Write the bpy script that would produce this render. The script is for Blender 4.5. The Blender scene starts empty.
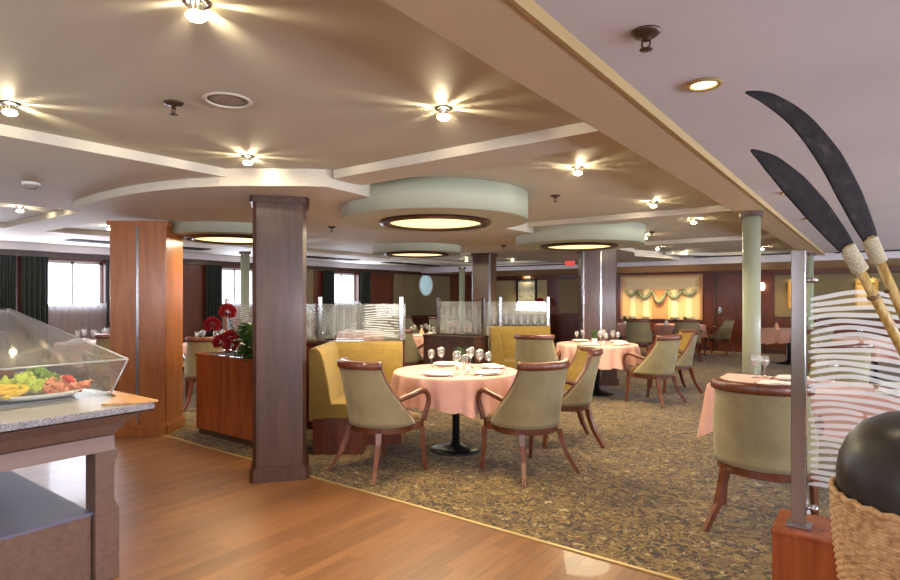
import bpy, bmesh, math, random
from mathutils import Vector, Matrix
PI = math.pi
R = math.radians
SC = bpy.context.scene
COL = SC.collection
rnd = random.Random(7)

# ------------------------------------------------------------------ camera, world, light, exposure
cam_d = bpy.data.cameras.new('camera')
cam = bpy.data.objects.new('camera', cam_d); COL.objects.link(cam)
cam.location = (0, 0, 1.45)
cam.rotation_euler = (R(90), 0, R(36.5))
cam_d.sensor_width = 36; cam_d.lens = 23.0; cam_d.shift_y = 0.0078
cam_d.clip_start = 0.05
SC.camera = cam

world = bpy.data.worlds.new('daylight'); SC.world = world; world.use_nodes = True
wn = world.node_tree.nodes; wl = world.node_tree.links
wbg = wn['Background']; wbg.inputs['Color'].default_value = (0.80, 0.86, 1.0, 1); wbg.inputs['Strength'].default_value = 7.0

SC.view_settings.view_transform = 'Standard'
SC.view_settings.look = 'None'
SC.view_settings.exposure = 0.32
SC.view_settings.gamma = 1.0
SC.view_settings.use_curve_mapping = False
SC.cycles.max_bounces = 9; SC.cycles.diffuse_bounces = 5; SC.cycles.glossy_bounces = 4
SC.cycles.transparent_max_bounces = 24; SC.cycles.transmission_bounces = 6
SC.cycles.sample_clamp_indirect = 4.0
SC.cycles.use_denoising = True
SC.cycles.caustics_reflective = False; SC.cycles.caustics_refractive = False

Z0, Z1, Z2, ZB, ZR, ZD = 2.37, 2.31, 2.245, 2.245, 2.285, 2.135   # ceiling levels
XL, XR, YN, YF = -10.95, 4.6, -4.2, 16.7                         # room walls

def area(name, loc, rot, sx, sy, power, color):
    l = bpy.data.lights.new(name, 'AREA'); l.shape = 'RECTANGLE'; l.size = sx; l.size_y = sy
    l.energy = power; l.color = color
    o = bpy.data.objects.new(name, l); COL.objects.link(o); o.location = loc; o.rotation_euler = rot
    return o
DAY = (0.80, 0.84, 1.0)
# daylight at the left-wall windows; right and back panels are added cool fill
for yc in (2.6, 4.08, 7.19, 10.27):
    area('window_daylight', (XL + 0.20, yc, 1.6), (0, R(-90), 0), 0.75, 0.9, 34, DAY)
for yc in (-2.4, 1.2, 4.8, 8.4, 12.0):
    area('window_daylight', (XR - 0.06, yc, 1.4), (0, R(113), 0), 1.0, 1.9, 230, (0.80, 0.86, 1.0))
for xc in (-6.5, -2.5, 1.5):
    area('window_daylight', (xc, YN + 0.06, 1.5), (R(90), 0, 0), 2.4, 1.2, 66, (0.90, 0.90, 1.0))

# ------------------------------------------------------------------ materials
def lin(c):
    f = lambda v: (v / 255) / 12.92 if v / 255 <= 0.04045 else ((v / 255 + 0.055) / 1.055) ** 2.4
    return (f(c[0]), f(c[1]), f(c[2]), 1)
def mat(name, rgb, rough=0.5, metal=0.0, spec=0.5, coat=0.0, emit=None, es=0.0, sheen=0.0):
    m = bpy.data.materials.new(name); m.use_nodes = True
    b = m.node_tree.nodes['Principled BSDF']
    b.inputs['Base Color'].default_value = lin(rgb); b.inputs['Roughness'].default_value = rough
    b.inputs['Metallic'].default_value = metal; b.inputs['Specular IOR Level'].default_value = spec
    b.inputs['Coat Weight'].default_value = coat; b.inputs['Sheen Weight'].default_value = sheen
    if emit:
        b.inputs['Emission Color'].default_value = lin(emit); b.inputs['Emission Strength'].default_value = es
    m['b'] = 1
    return m
def nodes(m): return m.node_tree.nodes, m.node_tree.links, m.node_tree.nodes['Principled BSDF']
def coords(m, scale=(1, 1, 1), rot=(0, 0, 0), kind='Object'):
    n, l, b = nodes(m)
    tc = n.new('ShaderNodeTexCoord'); mp = n.new('ShaderNodeMapping')
    mp.inputs['Scale'].default_value = scale; mp.inputs['Rotation'].default_value = rot
    l.new(tc.outputs[kind], mp.inputs['Vector']); return mp.outputs['Vector']
def noise(m, vec, scale, detail=4, rough=0.5, dist=0.0):
    n, l, b = nodes(m); t = n.new('ShaderNodeTexNoise')
    t.inputs['Scale'].default_value = scale; t.inputs['Detail'].default_value = detail
    t.inputs['Roughness'].default_value = rough; t.inputs['Distortion'].default_value = dist
    l.new(vec, t.inputs['Vector']); return t.outputs['Fac']
def ramp(m, fac, stops, const=False):
    n, l, b = nodes(m); r = n.new('ShaderNodeValToRGB'); l.new(fac, r.inputs['Fac'])
    e = r.color_ramp.elements
    while len(e) < len(stops): e.new(0.5)
    for i, (p, c) in enumerate(stops): e[i].position = p; e[i].color = lin(c)
    if const: r.color_ramp.interpolation = 'CONSTANT'
    return r.outputs['Color']
def mix(m, a, c, fac, mode='MIX'):
    n, l, b = nodes(m); x = n.new('ShaderNodeMix'); x.data_type = 'RGBA'; x.blend_type = mode
    for s, v in ((x.inputs['Factor'], fac), (x.inputs['A'], a), (x.inputs['B'], c)):
        if hasattr(v, 'is_linked'): l.new(v, s)
        else: s.default_value = v
    return x.outputs['Result']
def bump(m, h, strength=0.3, dist=0.01):
    n, l, b = nodes(m); bp = n.new('ShaderNodeBump'); bp.inputs['Strength'].default_value = strength
    bp.inputs['Distance'].default_value = dist; l.new(h, bp.inputs['Height']); l.new(bp.outputs['Normal'], b.inputs['Normal'])
def wood(name, c1, c2, c3, rough=0.3, sc=(9, 9, 0.9), coat=0.25):
    m = mat(name, c2, rough, coat=coat); n, l, b = nodes(m)
    v = coords(m, sc)
    f = noise(m, v, 2.2, 6, 0.62, 0.8)
    l.new(ramp(m, f, [(0.28, c1), (0.5, c2), (0.75, c3)]), b.inputs['Base Color'])
    b.inputs['Coat Roughness'].default_value = 0.15
    return m
def fabric(name, c1, c2, sc=260, rough=0.9, big=0.25):
    m = mat(name, c1, rough, sheen=0.2, spec=0.2); n, l, b = nodes(m)
    v = coords(m)
    f = noise(m, v, sc, 2); g = noise(m, v, 9, 4)
    a = ramp(m, f, [(0.35, c1), (0.65, c2)])
    sh = ramp(m, g, [(0.3, (205, 205, 205)), (0.7, (255, 255, 255))])
    l.new(mix(m, a, sh, big * 2, 'MULTIPLY'), b.inputs['Base Color'])
    bump(m, f, 0.25, 0.002)
    return m
def thin_glass(name, tint=(0.97, 1, 0.99), gloss=0.06, haze=0.0, ior=1.5, extra=0.0):
    m = bpy.data.materials.new(name); m.use_nodes = True
    n, l = m.node_tree.nodes, m.node_tree.links; n.clear()
    out = n.new('ShaderNodeOutputMaterial'); tr = n.new('ShaderNodeBsdfTransparent'); gl = n.new('ShaderNodeBsdfGlossy')
    tr.inputs['Color'].default_value = (*tint, 1); gl.inputs['Roughness'].default_value = 0.03
    lw = n.new('ShaderNodeLayerWeight'); lw.inputs['Blend'].default_value = 0.5
    pw = n.new('ShaderNodeMath'); pw.operation = 'POWER'; pw.inputs[1].default_value = 5.0; l.new(lw.outputs['Facing'], pw.inputs[0])
    ad = n.new('ShaderNodeMath'); ad.operation = 'MULTIPLY_ADD'; ad.inputs[1].default_value = 0.9; ad.inputs[2].default_value = 0.04 + extra; ad.use_clamp = True
    l.new(pw.outputs[0], ad.inputs[0])
    mx = n.new('ShaderNodeMixShader'); l.new(ad.outputs[0], mx.inputs['Fac']); l.new(tr.outputs[0], mx.inputs[1]); l.new(gl.outputs[0], mx.inputs[2])
    res = mx.outputs[0]
    if haze > 0:
        df = n.new('ShaderNodeBsdfDiffuse'); df.inputs['Color'].default_value = (0.9, 0.92, 0.92, 1)
        m2 = n.new('ShaderNodeMixShader'); m2.inputs['Fac'].default_value = haze
        l.new(res, m2.inputs[1]); l.new(df.outputs[0], m2.inputs[2]); res = m2.outputs[0]
    l.new(res, out.inputs['Surface']); return m

M = {}
# floor planks, boards run along Y
def make_planks():
    m = mat('oak_planks', (170, 120, 82), 0.42, coat=0.05); n, l, b = nodes(m)
    v = coords(m, (1, 1, 1), (0, 0, R(90)))
    br = n.new('ShaderNodeTexBrick'); l.new(v, br.inputs['Vector'])
    br.offset = 0.37; br.offset_frequency = 3; br.squash = 1.3; br.squash_frequency = 2
    br.inputs['Scale'].default_value = 1.0; br.inputs['Brick Width'].default_value = 0.95; br.inputs['Row Height'].default_value = 0.072
    br.inputs['Mortar Size'].default_value = 0.0016; br.inputs['Mortar Smooth'].default_value = 0.3
    br.inputs['Color1'].default_value = lin((138, 92, 57)); br.inputs['Color2'].default_value = lin((116, 75, 46)); br.inputs['Mortar'].default_value = lin((100, 66, 42))
    v2 = coords(m, (22, 1.6, 1)); g = noise(m, v2, 2.5, 5, 0.6, 0.4)
    gr = ramp(m, g, [(0.3, (205, 196, 188)), (0.7, (255, 255, 255))])
    l.new(mix(m, br.outputs['Color'], gr, 0.75, 'MULTIPLY'), b.inputs['Base Color'])
    return m
M['planks'] = make_planks()
def make_carpet():
    m = mat('patterned_carpet', (120, 100, 60), 0.97, spec=0.1, sheen=0.15); n, l, b = nodes(m)
    v = coords(m, (1, 1, 1))
    f0 = noise(m, v, 3.2, 3, 0.5, 0.5)
    base = ramp(m, f0, [(0.35, (92, 72, 38)), (0.55, (118, 93, 48)), (0.72, (102, 80, 44))])
    f1 = noise(m, v, 20, 4, 0.62, 1.4)
    msk = ramp(m, f1, [(0.50, (0, 0, 0)), (0.54, (255, 255, 255))])
    c = mix(m, base, lin((46, 33, 20)), msk)
    f2 = noise(m, coords(m, (1, 1, 1), (0, 0, R(40))), 22, 3, 0.6, 1.0)
    msk2 = ramp(m, f2, [(0.60, (0, 0, 0)), (0.63, (255, 255, 255))])
    c = mix(m, c, lin((92, 50, 34)), msk2)
    f3 = noise(m, coords(m, (1, 1, 1), (0, 0, R(-25))), 19, 3, 0.6, 1.0)
    msk3 = ramp(m, f3, [(0.60, (0, 0, 0)), (0.64, (255, 255, 255))])
    c = mix(m, c, lin((148, 130, 92)), msk3)
    l.new(c, b.inputs['Base Color'])
    bump(m, noise(m, v, 260, 2), 0.5, 0.004)
    return m
M['carpet'] = make_carpet()
def plaster(name, c, rough=0.7):
    m = mat(name, c, rough, spec=0.25); v = coords(m); n, l, b = nodes(m)
    f = noise(m, v, 1.4, 4)
    l.new(ramp(m, f, [(0.3, tuple(int(k * 0.965) for k in c)), (0.7, c)]), b.inputs['Base Color'])
    bump(m, noise(m, v, 70, 2), 0.04, 0.002)
    return m
M['ceiling'] = plaster('cream_painted_ceiling', (200, 196, 180))
M['soffit'] = plaster('cream_painted_soffit', (208, 200, 184))
M['ceil_right'] = plaster('white_painted_ceiling', (214, 208, 212))
M['drum'] = plaster('pale_green_paint', (172, 176, 156))
M['beam'] = plaster('beige_painted_beam', (202, 182, 150), 0.5)
M['olive'] = fabric('olive_wall_cloth', (138, 122, 88), (146, 130, 96), 60, 0.9, 0.1)
M['mahogany'] = wood('mahogany', (72, 30, 18), (98, 44, 26), (122, 60, 36), 0.35)
M['mahogany_dark'] = wood('dark_mahogany', (54, 30, 20), (70, 41, 28), (84, 51, 36), 0.36)
M['walnut_far'] = wood('red_brown_wall_veneer', (78, 34, 20), (98, 44, 26), (116, 56, 34), 0.4, (5, 5, 0.7))
M['honey'] = wood('honey_mahogany', (140, 78, 30), (162, 94, 40), (178, 110, 50), 0.3, (7, 7, 0.8))
M['orange'] = wood('orange_mahogany', (118, 52, 20), (146, 70, 28), (164, 86, 38), 0.25, (8, 8, 0.6))
M['chairwood'] = wood('red_chair_wood', (76, 36, 20), (100, 50, 28), (122, 66, 38), 0.36, (14, 14, 3), 0.2)
M['counterwood'] = wood('counter_wood', (98, 74, 62), (108, 84, 72), (118, 94, 82), 0.35, (1.2, 14, 14))
M['edgewood'] = wood('blond_edge_wood', (168, 120, 78), (188, 142, 98), (204, 160, 114), 0.3, (2, 10, 2))
M['greenfab'] = fabric('sage_chair_fabric', (140, 126, 92), (162, 148, 112))
M['goldfab'] = fabric('gold_chair_fabric', (150, 122, 62), (172, 144, 80))
M['seatfab'] = fabric('brown_seat_fabric', (112, 84, 50), (128, 98, 60))
M['sofa'] = fabric('gold_sofa_velvet', (142, 114, 54), (156, 128, 66), 120, 0.8)
M['redleather'] = mat('dark_red_upholstery', (98, 44, 30), 0.5)
M['cloth'] = fabric('salmon_pink_cloth', (212, 160, 146), (222, 172, 158), 300, 0.85, 0.06)
M['napkin'] = fabric('white_napkin_linen', (236, 230, 222), (246, 242, 236), 300, 0.85, 0.05)
M['rednapkin'] = fabric('red_napkin_linen', (150, 30, 32), (170, 40, 40), 300, 0.85, 0.1)
M['peachnapkin'] = fabric('peach_napkin_linen', (238, 176, 140), (244, 190, 156), 300, 0.85, 0.1)
M['porcelain'] = mat('white_porcelain', (240, 236, 228), 0.12)
M['steel'] = mat('cutlery_steel', (200, 200, 200), 0.15, 1.0)
M['chrome'] = mat('chrome', (180, 178, 180), 0.15, 1.0)
M['brass'] = mat('brass_strip', (186, 160, 112), 0.5, 0.6)
M['black'] = mat('black_metal', (26, 25, 28), 0.4, 0.3)
M['bronze'] = mat('bronze_ring', (74, 52, 38), 0.35, 0.5)
M['greenpole'] = plaster('green_veined_paint', (156, 160, 136), 0.3)
M['darkslot'] = mat('dark_slot_grille', (44, 34, 32), 0.6)
M['curtain'] = fabric('dark_green_curtain', (32, 40, 34), (44, 52, 44), 80)
M['glass'] = thin_glass('clear_glass')
M['glass_misty'] = thin_glass('misty_glass', (0.95, 0.98, 0.98), haze=0.10)
M['guard'] = thin_glass('acrylic_guard', (0.95, 0.95, 0.93), extra=0.02, haze=0.035)
M['guard_edge'] = thin_glass('polished_acrylic_edge', (0.9, 0.9, 0.9), extra=0.2, haze=0.25)
M['wine'] = thin_glass('wine_glass_crystal', (0.98, 0.98, 0.98), extra=0.10, haze=0.05)
M['etch'] = thin_glass('frosted_white_etching', (0.95, 0.97, 0.95), haze=0.62)
M['etch_soft'] = thin_glass('soft_frosted_etching', (0.93, 0.96, 0.96), haze=0.42)
M['diffuser'] = mat('lit_diffuser', (255, 240, 205), 0.5, emit=(255, 222, 150), es=1.5)
M['bulb'] = mat('lit_bulb', (255, 240, 200), 0.5, emit=(255, 232, 180), es=30)
M['bulbw'] = mat('lit_frosted_lamp', (255, 240, 200), 0.5, emit=(255, 226, 176), es=7)
M['exit'] = mat('lit_red_sign', (220, 60, 50), 0.5, emit=(220, 80, 70), es=0.45)
M['steeltop'] = mat('brushed_counter_steel', (168, 164, 172), 0.28, 0.85)
def make_granite():
    m = mat('grey_granite', (140, 136, 140), 0.34); n, l, b = nodes(m); v = coords(m)
    f = noise(m, v, 150, 5, 0.7)
    l.new(ramp(m, f, [(0.35, (78, 76, 82)), (0.5, (138, 134, 138)), (0.65, (182, 180, 184))]), b.inputs['Base Color']); return m
M['granite'] = make_granite()
M['shelfcloth'] = mat('lavender_grey_shelf', (104, 102, 126), 0.6)
def make_blade():
    m = mat('blackened_paddle_wood', (40, 36, 36), 0.62, spec=0.2); n, l, b = nodes(m); v = coords(m, (3, 3, 3))
    f = noise(m, v, 9, 6, 0.7)
    l.new(ramp(m, f, [(0.35, (22, 19, 20)), (0.58, (36, 31, 31)), (0.72, (70, 58, 52))]), b.inputs['Base Color'])
    bump(m, noise(m, v, 40, 4), 0.35, 0.004); return m
M['blade'] = make_blade()
def make_bamboo():
    m = mat('bamboo', (170, 138, 74), 0.4); n, l, b = nodes(m); v = coords(m, (30, 30, 4))
    f = noise(m, v, 3, 4)
    l.new(ramp(m, f, [(0.3, (138, 108, 52)), (0.5, (176, 144, 78)), (0.72, (196, 168, 104))]), b.inputs['Base Color']); return m
M['bamboo'] = make_bamboo()
M['node'] = mat('brown_bamboo_node', (104, 72, 40), 0.5)
M['cord'] = fabric('natural_cord', (168, 158, 130), (196, 186, 156), 200)
def make_wicker():
    m = mat('wicker', (190, 148, 100), 0.6); n, l, b = nodes(m); v = coords(m, (1, 1, 1))
    f = noise(m, v, 45, 4)
    l.new(ramp(m, f, [(0.3, (150, 108, 68)), (0.5, (192, 150, 102)), (0.7, (214, 176, 128))]), b.inputs['Base Color']); return m
M['wicker'] = make_wicker()
def make_pot():
    m = mat('black_clay', (44, 42, 40), 0.45, spec=0.35); n, l, b = nodes(m); v = coords(m)
    f = noise(m, v, 5, 5)
    l.new(ramp(m, f, [(0.3, (34, 33, 33)), (0.7, (62, 57, 50))]), b.inputs['Base Color'])
    l.new(ramp(m, f, [(0.3, (150, 150, 150)), (0.7, (185, 185, 185))]), b.inputs['Roughness']); return m
M['pot'] = make_pot()
M['leaf'] = mat('green_leaf', (84, 118, 54), 0.5)
M['leafdark'] = mat('dark_green_leaf', (56, 84, 44), 0.55)
M['redpetal'] = mat('red_petal', (164, 22, 34), 0.6)
M['pinkpetal'] = mat('pale_pink_petal', (220, 176, 168), 0.6)
M['lettuce'] = mat('pale_lettuce', (190, 206, 84), 0.5)
M['lettuce2'] = mat('green_lettuce', (122, 158, 58), 0.5)
M['ham'] = mat('pink_ham', (226, 150, 112), 0.4)
M['tomato'] = mat('red_tomato', (206, 44, 24), 0.25)
M['lemon'] = mat('yellow_melon', (232, 190, 60), 0.4)
M['bread'] = mat('brown_crust', (96, 50, 28), 0.6)
M['paper'] = mat('cream_paint_relief', (244, 228, 180), 0.7)
M['muralback'] = mat('ochre_wall_panel', (232, 204, 146), 0.7)
M['muralorange'] = mat('orange_niche', (222, 160, 104), 0.7)
M['garland'] = mat('grey_green_garland', (140, 152, 122), 0.8)
M['creampanel'] = mat('cream_lit_panel', (196, 180, 132), 0.8)
M['mirror'] = mat('pale_blue_glow_porthole', (188, 222, 226), 0.15, emit=(190, 225, 235), es=0.35)  # mirror glass is no lamp; a faint glow is put into it
M['giltframe'] = mat('gilt_frame', (196, 146, 62), 0.35, 0.6)
M['whitepaint'] = mat('white_enamel', (232, 230, 226), 0.4)
M['greygrille'] = mat('grey_speaker_grille', (150, 138, 126), 0.7)
def make_sheer():
    m = bpy.data.materials.new('sheer_white_curtain'); m.use_nodes = True
    n, l = m.node_tree.nodes, m.node_tree.links; n.clear()
    out = n.new('ShaderNodeOutputMaterial'); tl = n.new('ShaderNodeBsdfTranslucent'); tl.inputs['Color'].default_value = (0.9, 0.9, 0.92, 1)
    tr = n.new('ShaderNodeBsdfTransparent'); df = n.new('ShaderNodeBsdfDiffuse'); df.inputs['Color'].default_value = (0.8, 0.79, 0.77, 1)
    a = n.new('ShaderNodeMixShader'); a.inputs['Fac'].default_value = 0.4; l.new(tl.outputs[0], a.inputs[1]); l.new(df.outputs[0], a.inputs[2])
    c = n.new('ShaderNodeMixShader'); c.inputs['Fac'].default_value = 0.42; l.new(a.outputs[0], c.inputs[1]); l.new(tr.outputs[0], c.inputs[2])
    l.new(c.outputs[0], out.inputs['Surface']); return m
M['sheer'] = make_sheer()

# ------------------------------------------------------------------ mesh helpers
class MB:
    def __init__(s): s.bm = bmesh.new()
    def add(s, vs, fs, smooth=False):
        b = s.bm; v = [b.verts.new(p) for p in vs]
        for f in fs:
            try: q = b.faces.new([v[i] for i in f]); q.smooth = smooth
            except ValueError: pass
        return s
    def box(s, x0, x1, y0, y1, z0, z1, rot=None):
        vs = [(x, y, z) for x in (x0, x1) for y in (y0, y1) for z in (z0, z1)]
        if rot: vs = [tuple(rot @ Vector(v)) for v in vs]
        return s.add(vs, [(0, 1, 3, 2), (4, 6, 7, 5), (0, 4, 5, 1), (2, 3, 7, 6), (0, 2, 6, 4), (1, 5, 7, 3)])
    def prism(s, pts, z0, z1):
        n = len(pts)
        if sum(pts[i][0] * pts[(i + 1) % n][1] - pts[(i + 1) % n][0] * pts[i][1] for i in range(n)) < 0: pts = pts[::-1]
        vs = [(x, y, z0) for x, y in pts] + [(x, y, z1) for x, y in pts]
        return s.add(vs, [tuple(range(n))[::-1], tuple(range(n, 2 * n))] + [(i, (i + 1) % n, n + (i + 1) % n, n + i) for i in range(n)])
    def lathe(s, prof, seg=24, c=(0, 0, 0), smooth=True, caps=True):
        vs = []; fs = []
        for r, z in prof:
            for k in range(seg):
                a = 2 * PI * k / seg; vs.append((c[0] + r * math.cos(a), c[1] + r * math.sin(a), c[2] + z))
        for i in range(len(prof) - 1):
            for k in range(seg):
                k2 = (k + 1) % seg; fs.append((i * seg + k, i * seg + k2, (i + 1) * seg + k2, (i + 1) * seg + k))
        if caps:
            fs.append(tuple(range(seg))[::-1]); L = (len(prof) - 1) * seg; fs.append(tuple(range(L, L + seg)))
        return s.add(vs, fs, smooth)
    def tube(s, pts, rad, seg=8, flat=1.0, smooth=True, up=None):
        pts = [Vector(p) for p in pts]; n = len(pts)
        rad = rad if isinstance(rad, (list, tuple)) else [rad] * n
        vs = []; fs = []; last = None
        for i, p in enumerate(pts):
            d = (pts[min(i + 1, n - 1)] - pts[max(i - 1, 0)]).normalized()
            if last is None:
                u = Vector(up) if up else (Vector((0, 0, 1)) if abs(d.z) < 0.9 else Vector((1, 0, 0)))
            else: u = last
            u = (u - d * u.dot(d)).normalized(); w = d.cross(u); last = u
            for k in range(seg):
                a = 2 * PI * (k + 0.5) / seg
                vs.append(tuple(p + u * (rad[i] * math.cos(a)) + w * (rad[i] * flat * math.sin(a))))
        for i in range(n - 1):
            for k in range(seg):
                k2 = (k + 1) % seg; fs.append((i * seg + k, i * seg + k2, (i + 1) * seg + k2, (i + 1) * seg + k))
        fs.append(tuple(range(seg))[::-1]); fs.append(tuple(range((n - 1) * seg, n * seg)))
        return s.add(vs, fs, smooth)
    def grid(s, fn, nu, nv, smooth=True, close_u=False):
        vs = [fn(i / (nu if close_u else nu - 1), j / (nv - 1)) for j in range(nv) for i in range(nu)]
        fs = []
        for j in range(nv - 1):
            for i in range(nu if close_u else nu - 1):
                i2 = (i + 1) % nu; fs.append((j * nu + i, j * nu + i2, (j + 1) * nu + i2, (j + 1) * nu + i))
        return s.add(vs, fs, smooth)
    def sweep(s, prof, path, smooth=False):
        # closed profile [(offset to the right of the path, z)] along an open 2D path with mitres
        n = len(path); P = [Vector((p[0], p[1])) for p in path]; vs = []; fs = []; m = len(prof)
        for i in range(n):
            d1 = (P[i] - P[i - 1]).normalized() if i > 0 else (P[1] - P[0]).normalized()
            d2 = (P[i + 1] - P[i]).normalized() if i < n - 1 else d1
            n1 = Vector((d1.y, -d1.x)); n2 = Vector((d2.y, -d2.x)); b = (n1 + n2).normalized(); k = 1 / max(0.3, b.dot(n1))
            for o, z in prof: q = P[i] + b * (o * k); vs.append((q.x, q.y, z))
        for i in range(n - 1):
            for j in range(m):
                j2 = (j + 1) % m; fs.append((i * m + j, i * m + j2, (i + 1) * m + j2, (i + 1) * m + j))
        fs.append(tuple(range(m))[::-1]); fs.append(tuple(range((n - 1) * m, n * m)))
        return s.add(vs, fs, smooth)
    def xform(s, mt):
        bmesh.ops.transform(s.bm, matrix=mt, verts=s.bm.verts); return s
    def build(s, name, material, parent=None, bevel=0.0, solid=0.0, loc=None):
        if solid == 0: bmesh.ops.recalc_face_normals(s.bm, faces=s.bm.faces)
        me = bpy.data.meshes.new(name); s.bm.to_mesh(me); s.bm.free(); me.materials.append(material)
        o = bpy.data.objects.new(name, me); COL.objects.link(o)
        if parent: o.parent = parent
        if loc: o.location = loc
        if solid: md = o.modifiers.new('thickness', 'SOLIDIFY'); md.thickness = solid; md.offset = 0
        if bevel: md = o.modifiers.new('bevel', 'BEVEL'); md.width = bevel; md.segments = 2; md.limit_method = 'ANGLE'
        return o
def tag(o, label, cat, group=None, kind=None):
    o['label'] = label; o['category'] = cat
    if group: o['group'] = group
    if kind: o['kind'] = kind
    return o
def thing(name, label, cat, loc=(0, 0, 0), rz=0.0, group=None):
    o = bpy.data.objects.new(name, None); COL.objects.link(o); o.empty_display_size = 0.1
    o.location = loc; o.rotation_euler = (0, 0, rz); return tag(o, label, cat, group)
def struct(name, mb, m, **k):
    o = mb.build(name, m, **k); o['kind'] = 'structure'; return o
def dup(src, loc, rz=0.0, label=None, cat=None, group=None, scale=None, rot=None):
    r = src.copy(); COL.objects.link(r); r.location = loc; r.rotation_euler = rot if rot else (0, 0, rz)
    if label: r['label'] = label
    if cat: r['category'] = cat
    if group: r['group'] = group
    if scale: r.scale = (scale,) * 3
    for ch in list(src.children):
        c = ch.copy(); COL.objects.link(c); c.parent = r
        for g in list(ch.children):
            d = g.copy(); COL.objects.link(d); d.parent = c
    return r
TR = [0]
def trim(mb, m, **k):
    TR[0] += 1; return struct('trim_%d' % TR[0], mb, m, **k)

# ------------------------------------------------------------------ room shell
YC = 3.06
struct('floor', MB().box(XL - .3, XR + .2, YN - .2, YC, -0.12, 0.0), M['planks'])
struct('floor.001', MB().box(XL - .3, XR + .2, YC, YF + .2, -0.12, 0.004), M['carpet'])
trim(MB().box(XL, XR, YC - 0.012, YC + 0.012, 0, 0.007), M['brass'])
struct('ceiling', MB().box(XL - .3, XR + .2, YN - .2, YF + .2, Z0, Z0 + 0.1), M['ceiling'])

# coffered levels
SX0, SX1 = -6.43, -3.43      # spine soffit between the rows of columns
LX0, LX1 = -8.75, -6.43      # left coffers
BX0, BX1 = -1.063, -0.777    # long beam
G = 0.02
# long beige beam and the lower right-hand ceiling
trim(MB().box(BX0, BX1, YN, 13.1, ZB, Z0 + G), M['beam'])
trim(MB().box(BX1 - 0.012, BX1 + 0.002, YN, 13.1, ZB - 0.004, Z0), M['brass'])
trim(MB().box(BX1 + 0.002, XR, YN, 13.1, ZR, Z0 + G), M['ceil_right'])
# spine soffit with the rounded front end
arc = [(-5.86, 2.16), (-5.6, 2.12), (-5.2, 2.09), (-4.83, 2.09), (-4.55, 2.11), (-4.3, 2.15), (-4.03, 2.22), (-3.78, 2.33), (-3.6, 2.45), (-3.44, 2.58), (-3.28, 2.70), (-3.18, 2.80), (-3.22, 3.2), (-3.28, 3.6), (SX1, 4.3), (SX1, 10.1), (-3.75, 11.1), (SX1, 12.3), (SX1, 13.1), (-5.86, 13.1)]
trim(MB().prism(arc, Z2, Z0 + G), M['soffit'])
trim(MB().box(SX0, -5.86, 2.16, 13.1, Z1, Z0 + G), M['soffit'])
# level-one field left of the first coffer
trim(MB().prism([(-3.74, YN), (-3.74, 2.6), (-4.6, 2.6), (-5.86, 2.6), (-5.86, 2.16), (SX0, 2.16), (SX0, YN)], Z1, Z0 + G), M['soffit'])
# cross strips of the right bay
for a, b in ((-0.35, -0.05), (2.85, 3.15), (6.25, 6.55), (9.57, 9.87), (12.9, 13.1)):
    trim(MB().box(SX1 + 0.0 if a > 3 else -3.16, BX0, a, b, Z1, Z0 + G), M['soffit'])
for pts in ([(SX1, 9.87), (-2.9, 9.87), (SX1, 10.6)], [(SX1, 12.9), (-2.7, 12.9), (SX1, 12.0)], [(BX0, 9.87), (-1.5, 9.87), (BX0, 10.4)]):
    trim(MB().prism(pts, Z1, Z0 + G), M['soffit'])
# left bays
for a, b in ((2.45, 2.9), (6.0, 6.3), (9.57, 9.87), (12.8, 13.1)):
    trim(MB().box(LX0, LX1, a, b, Z1, Z0 + G), M['soffit'])
trim(MB().box(-10.72, LX0, YN, 13.1, Z1, Z0 + G), M['soffit'])
trim(MB().box(XL, -10.72, YN, YF, 2.19, Z0 + G), M['ceil_right'])
# far soffit with a white front
trim(MB().box(-10.72, XR, 13.1, YF, 2.15, Z0 + G), M['beam'])
trim(MB().box(-10.72, XR, 13.06, 13.1, 2.15, Z1 - 0.005), M['ceil_right'])

# windows of the left wall: openings with frames, glass and sheers
WINS = [(2.15, 3.0), (3.62, 4.55), (6.73, 7.66), (9.8, 10.75)]
WZ0, WZ1 = 1.27, 2.06
w = MB(); y = YN
for a, b in WINS:
    w.box(XL - .25, XL, y, a, 0, Z0); w.box(XL - .25, XL, a, b, 0, WZ0); w.box(XL - .25, XL, a, b, WZ1, Z0); y = b
w.box(XL - .25, XL, y, YF, 0, Z0)
struct('wall_left', w, M['walnut_far'])
for i, (a, b) in enumerate(WINS):
    f = MB()
    f.box(XL - .2, XL - .14, a, b, WZ0, WZ0 + .04); f.box(XL - .2, XL - .14, a, b, WZ1 - .04, WZ1)
    f.box(XL - .2, XL - .14, a, a + .04, WZ0, WZ1); f.box(XL - .2, XL - .14, b - .04, b, WZ0, WZ1)
    f.box(XL - .2, XL - .14, (a + b) / 2 - .02, (a + b) / 2 + .02, WZ0, WZ1)
    wd = struct('window_%d' % (i + 1), f, M['whitepaint'])
    MB().box(XL - .175, XL - .165, a, b, WZ0, WZ1).build('glass_pane', M['glass'], wd)
    # sheer curtain
    sy0, sy1 = a - .02, b + .02
    MB().grid(lambda u, v: (XL + 0.05 + 0.012 * math.sin(u * 60), sy0 + (sy1 - sy0) * u, 0.5 + (1.34 - 0.5) * v), 90, 2).build('sheer', M['sheer'], wd)
for i, (a, b) in enumerate(WINS):
    for s, c0, c1 in ((-1, a - .34, a + .02), (1, b - .02, b + (.34 if i else .2))):
        def cf(u, v, c0=c0, c1=c1): return (XL + 0.10 + 0.028 * math.sin(u * 2 * PI * 5), c0 + (c1 - c0) * u, 0.12 + (2.10 - 0.12) * v)
        c = MB().grid(cf, 70, 2).build('curtain', M['curtain'], solid=0.008)
        tag(c, 'dark green pleated curtain on the %s side of the %s left-wall window' % ('near' if s < 0 else 'far', ('first', 'second', 'third', 'fourth', 'fifth')[i]), 'curtain', 'dark curtains at the left windows')
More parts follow.
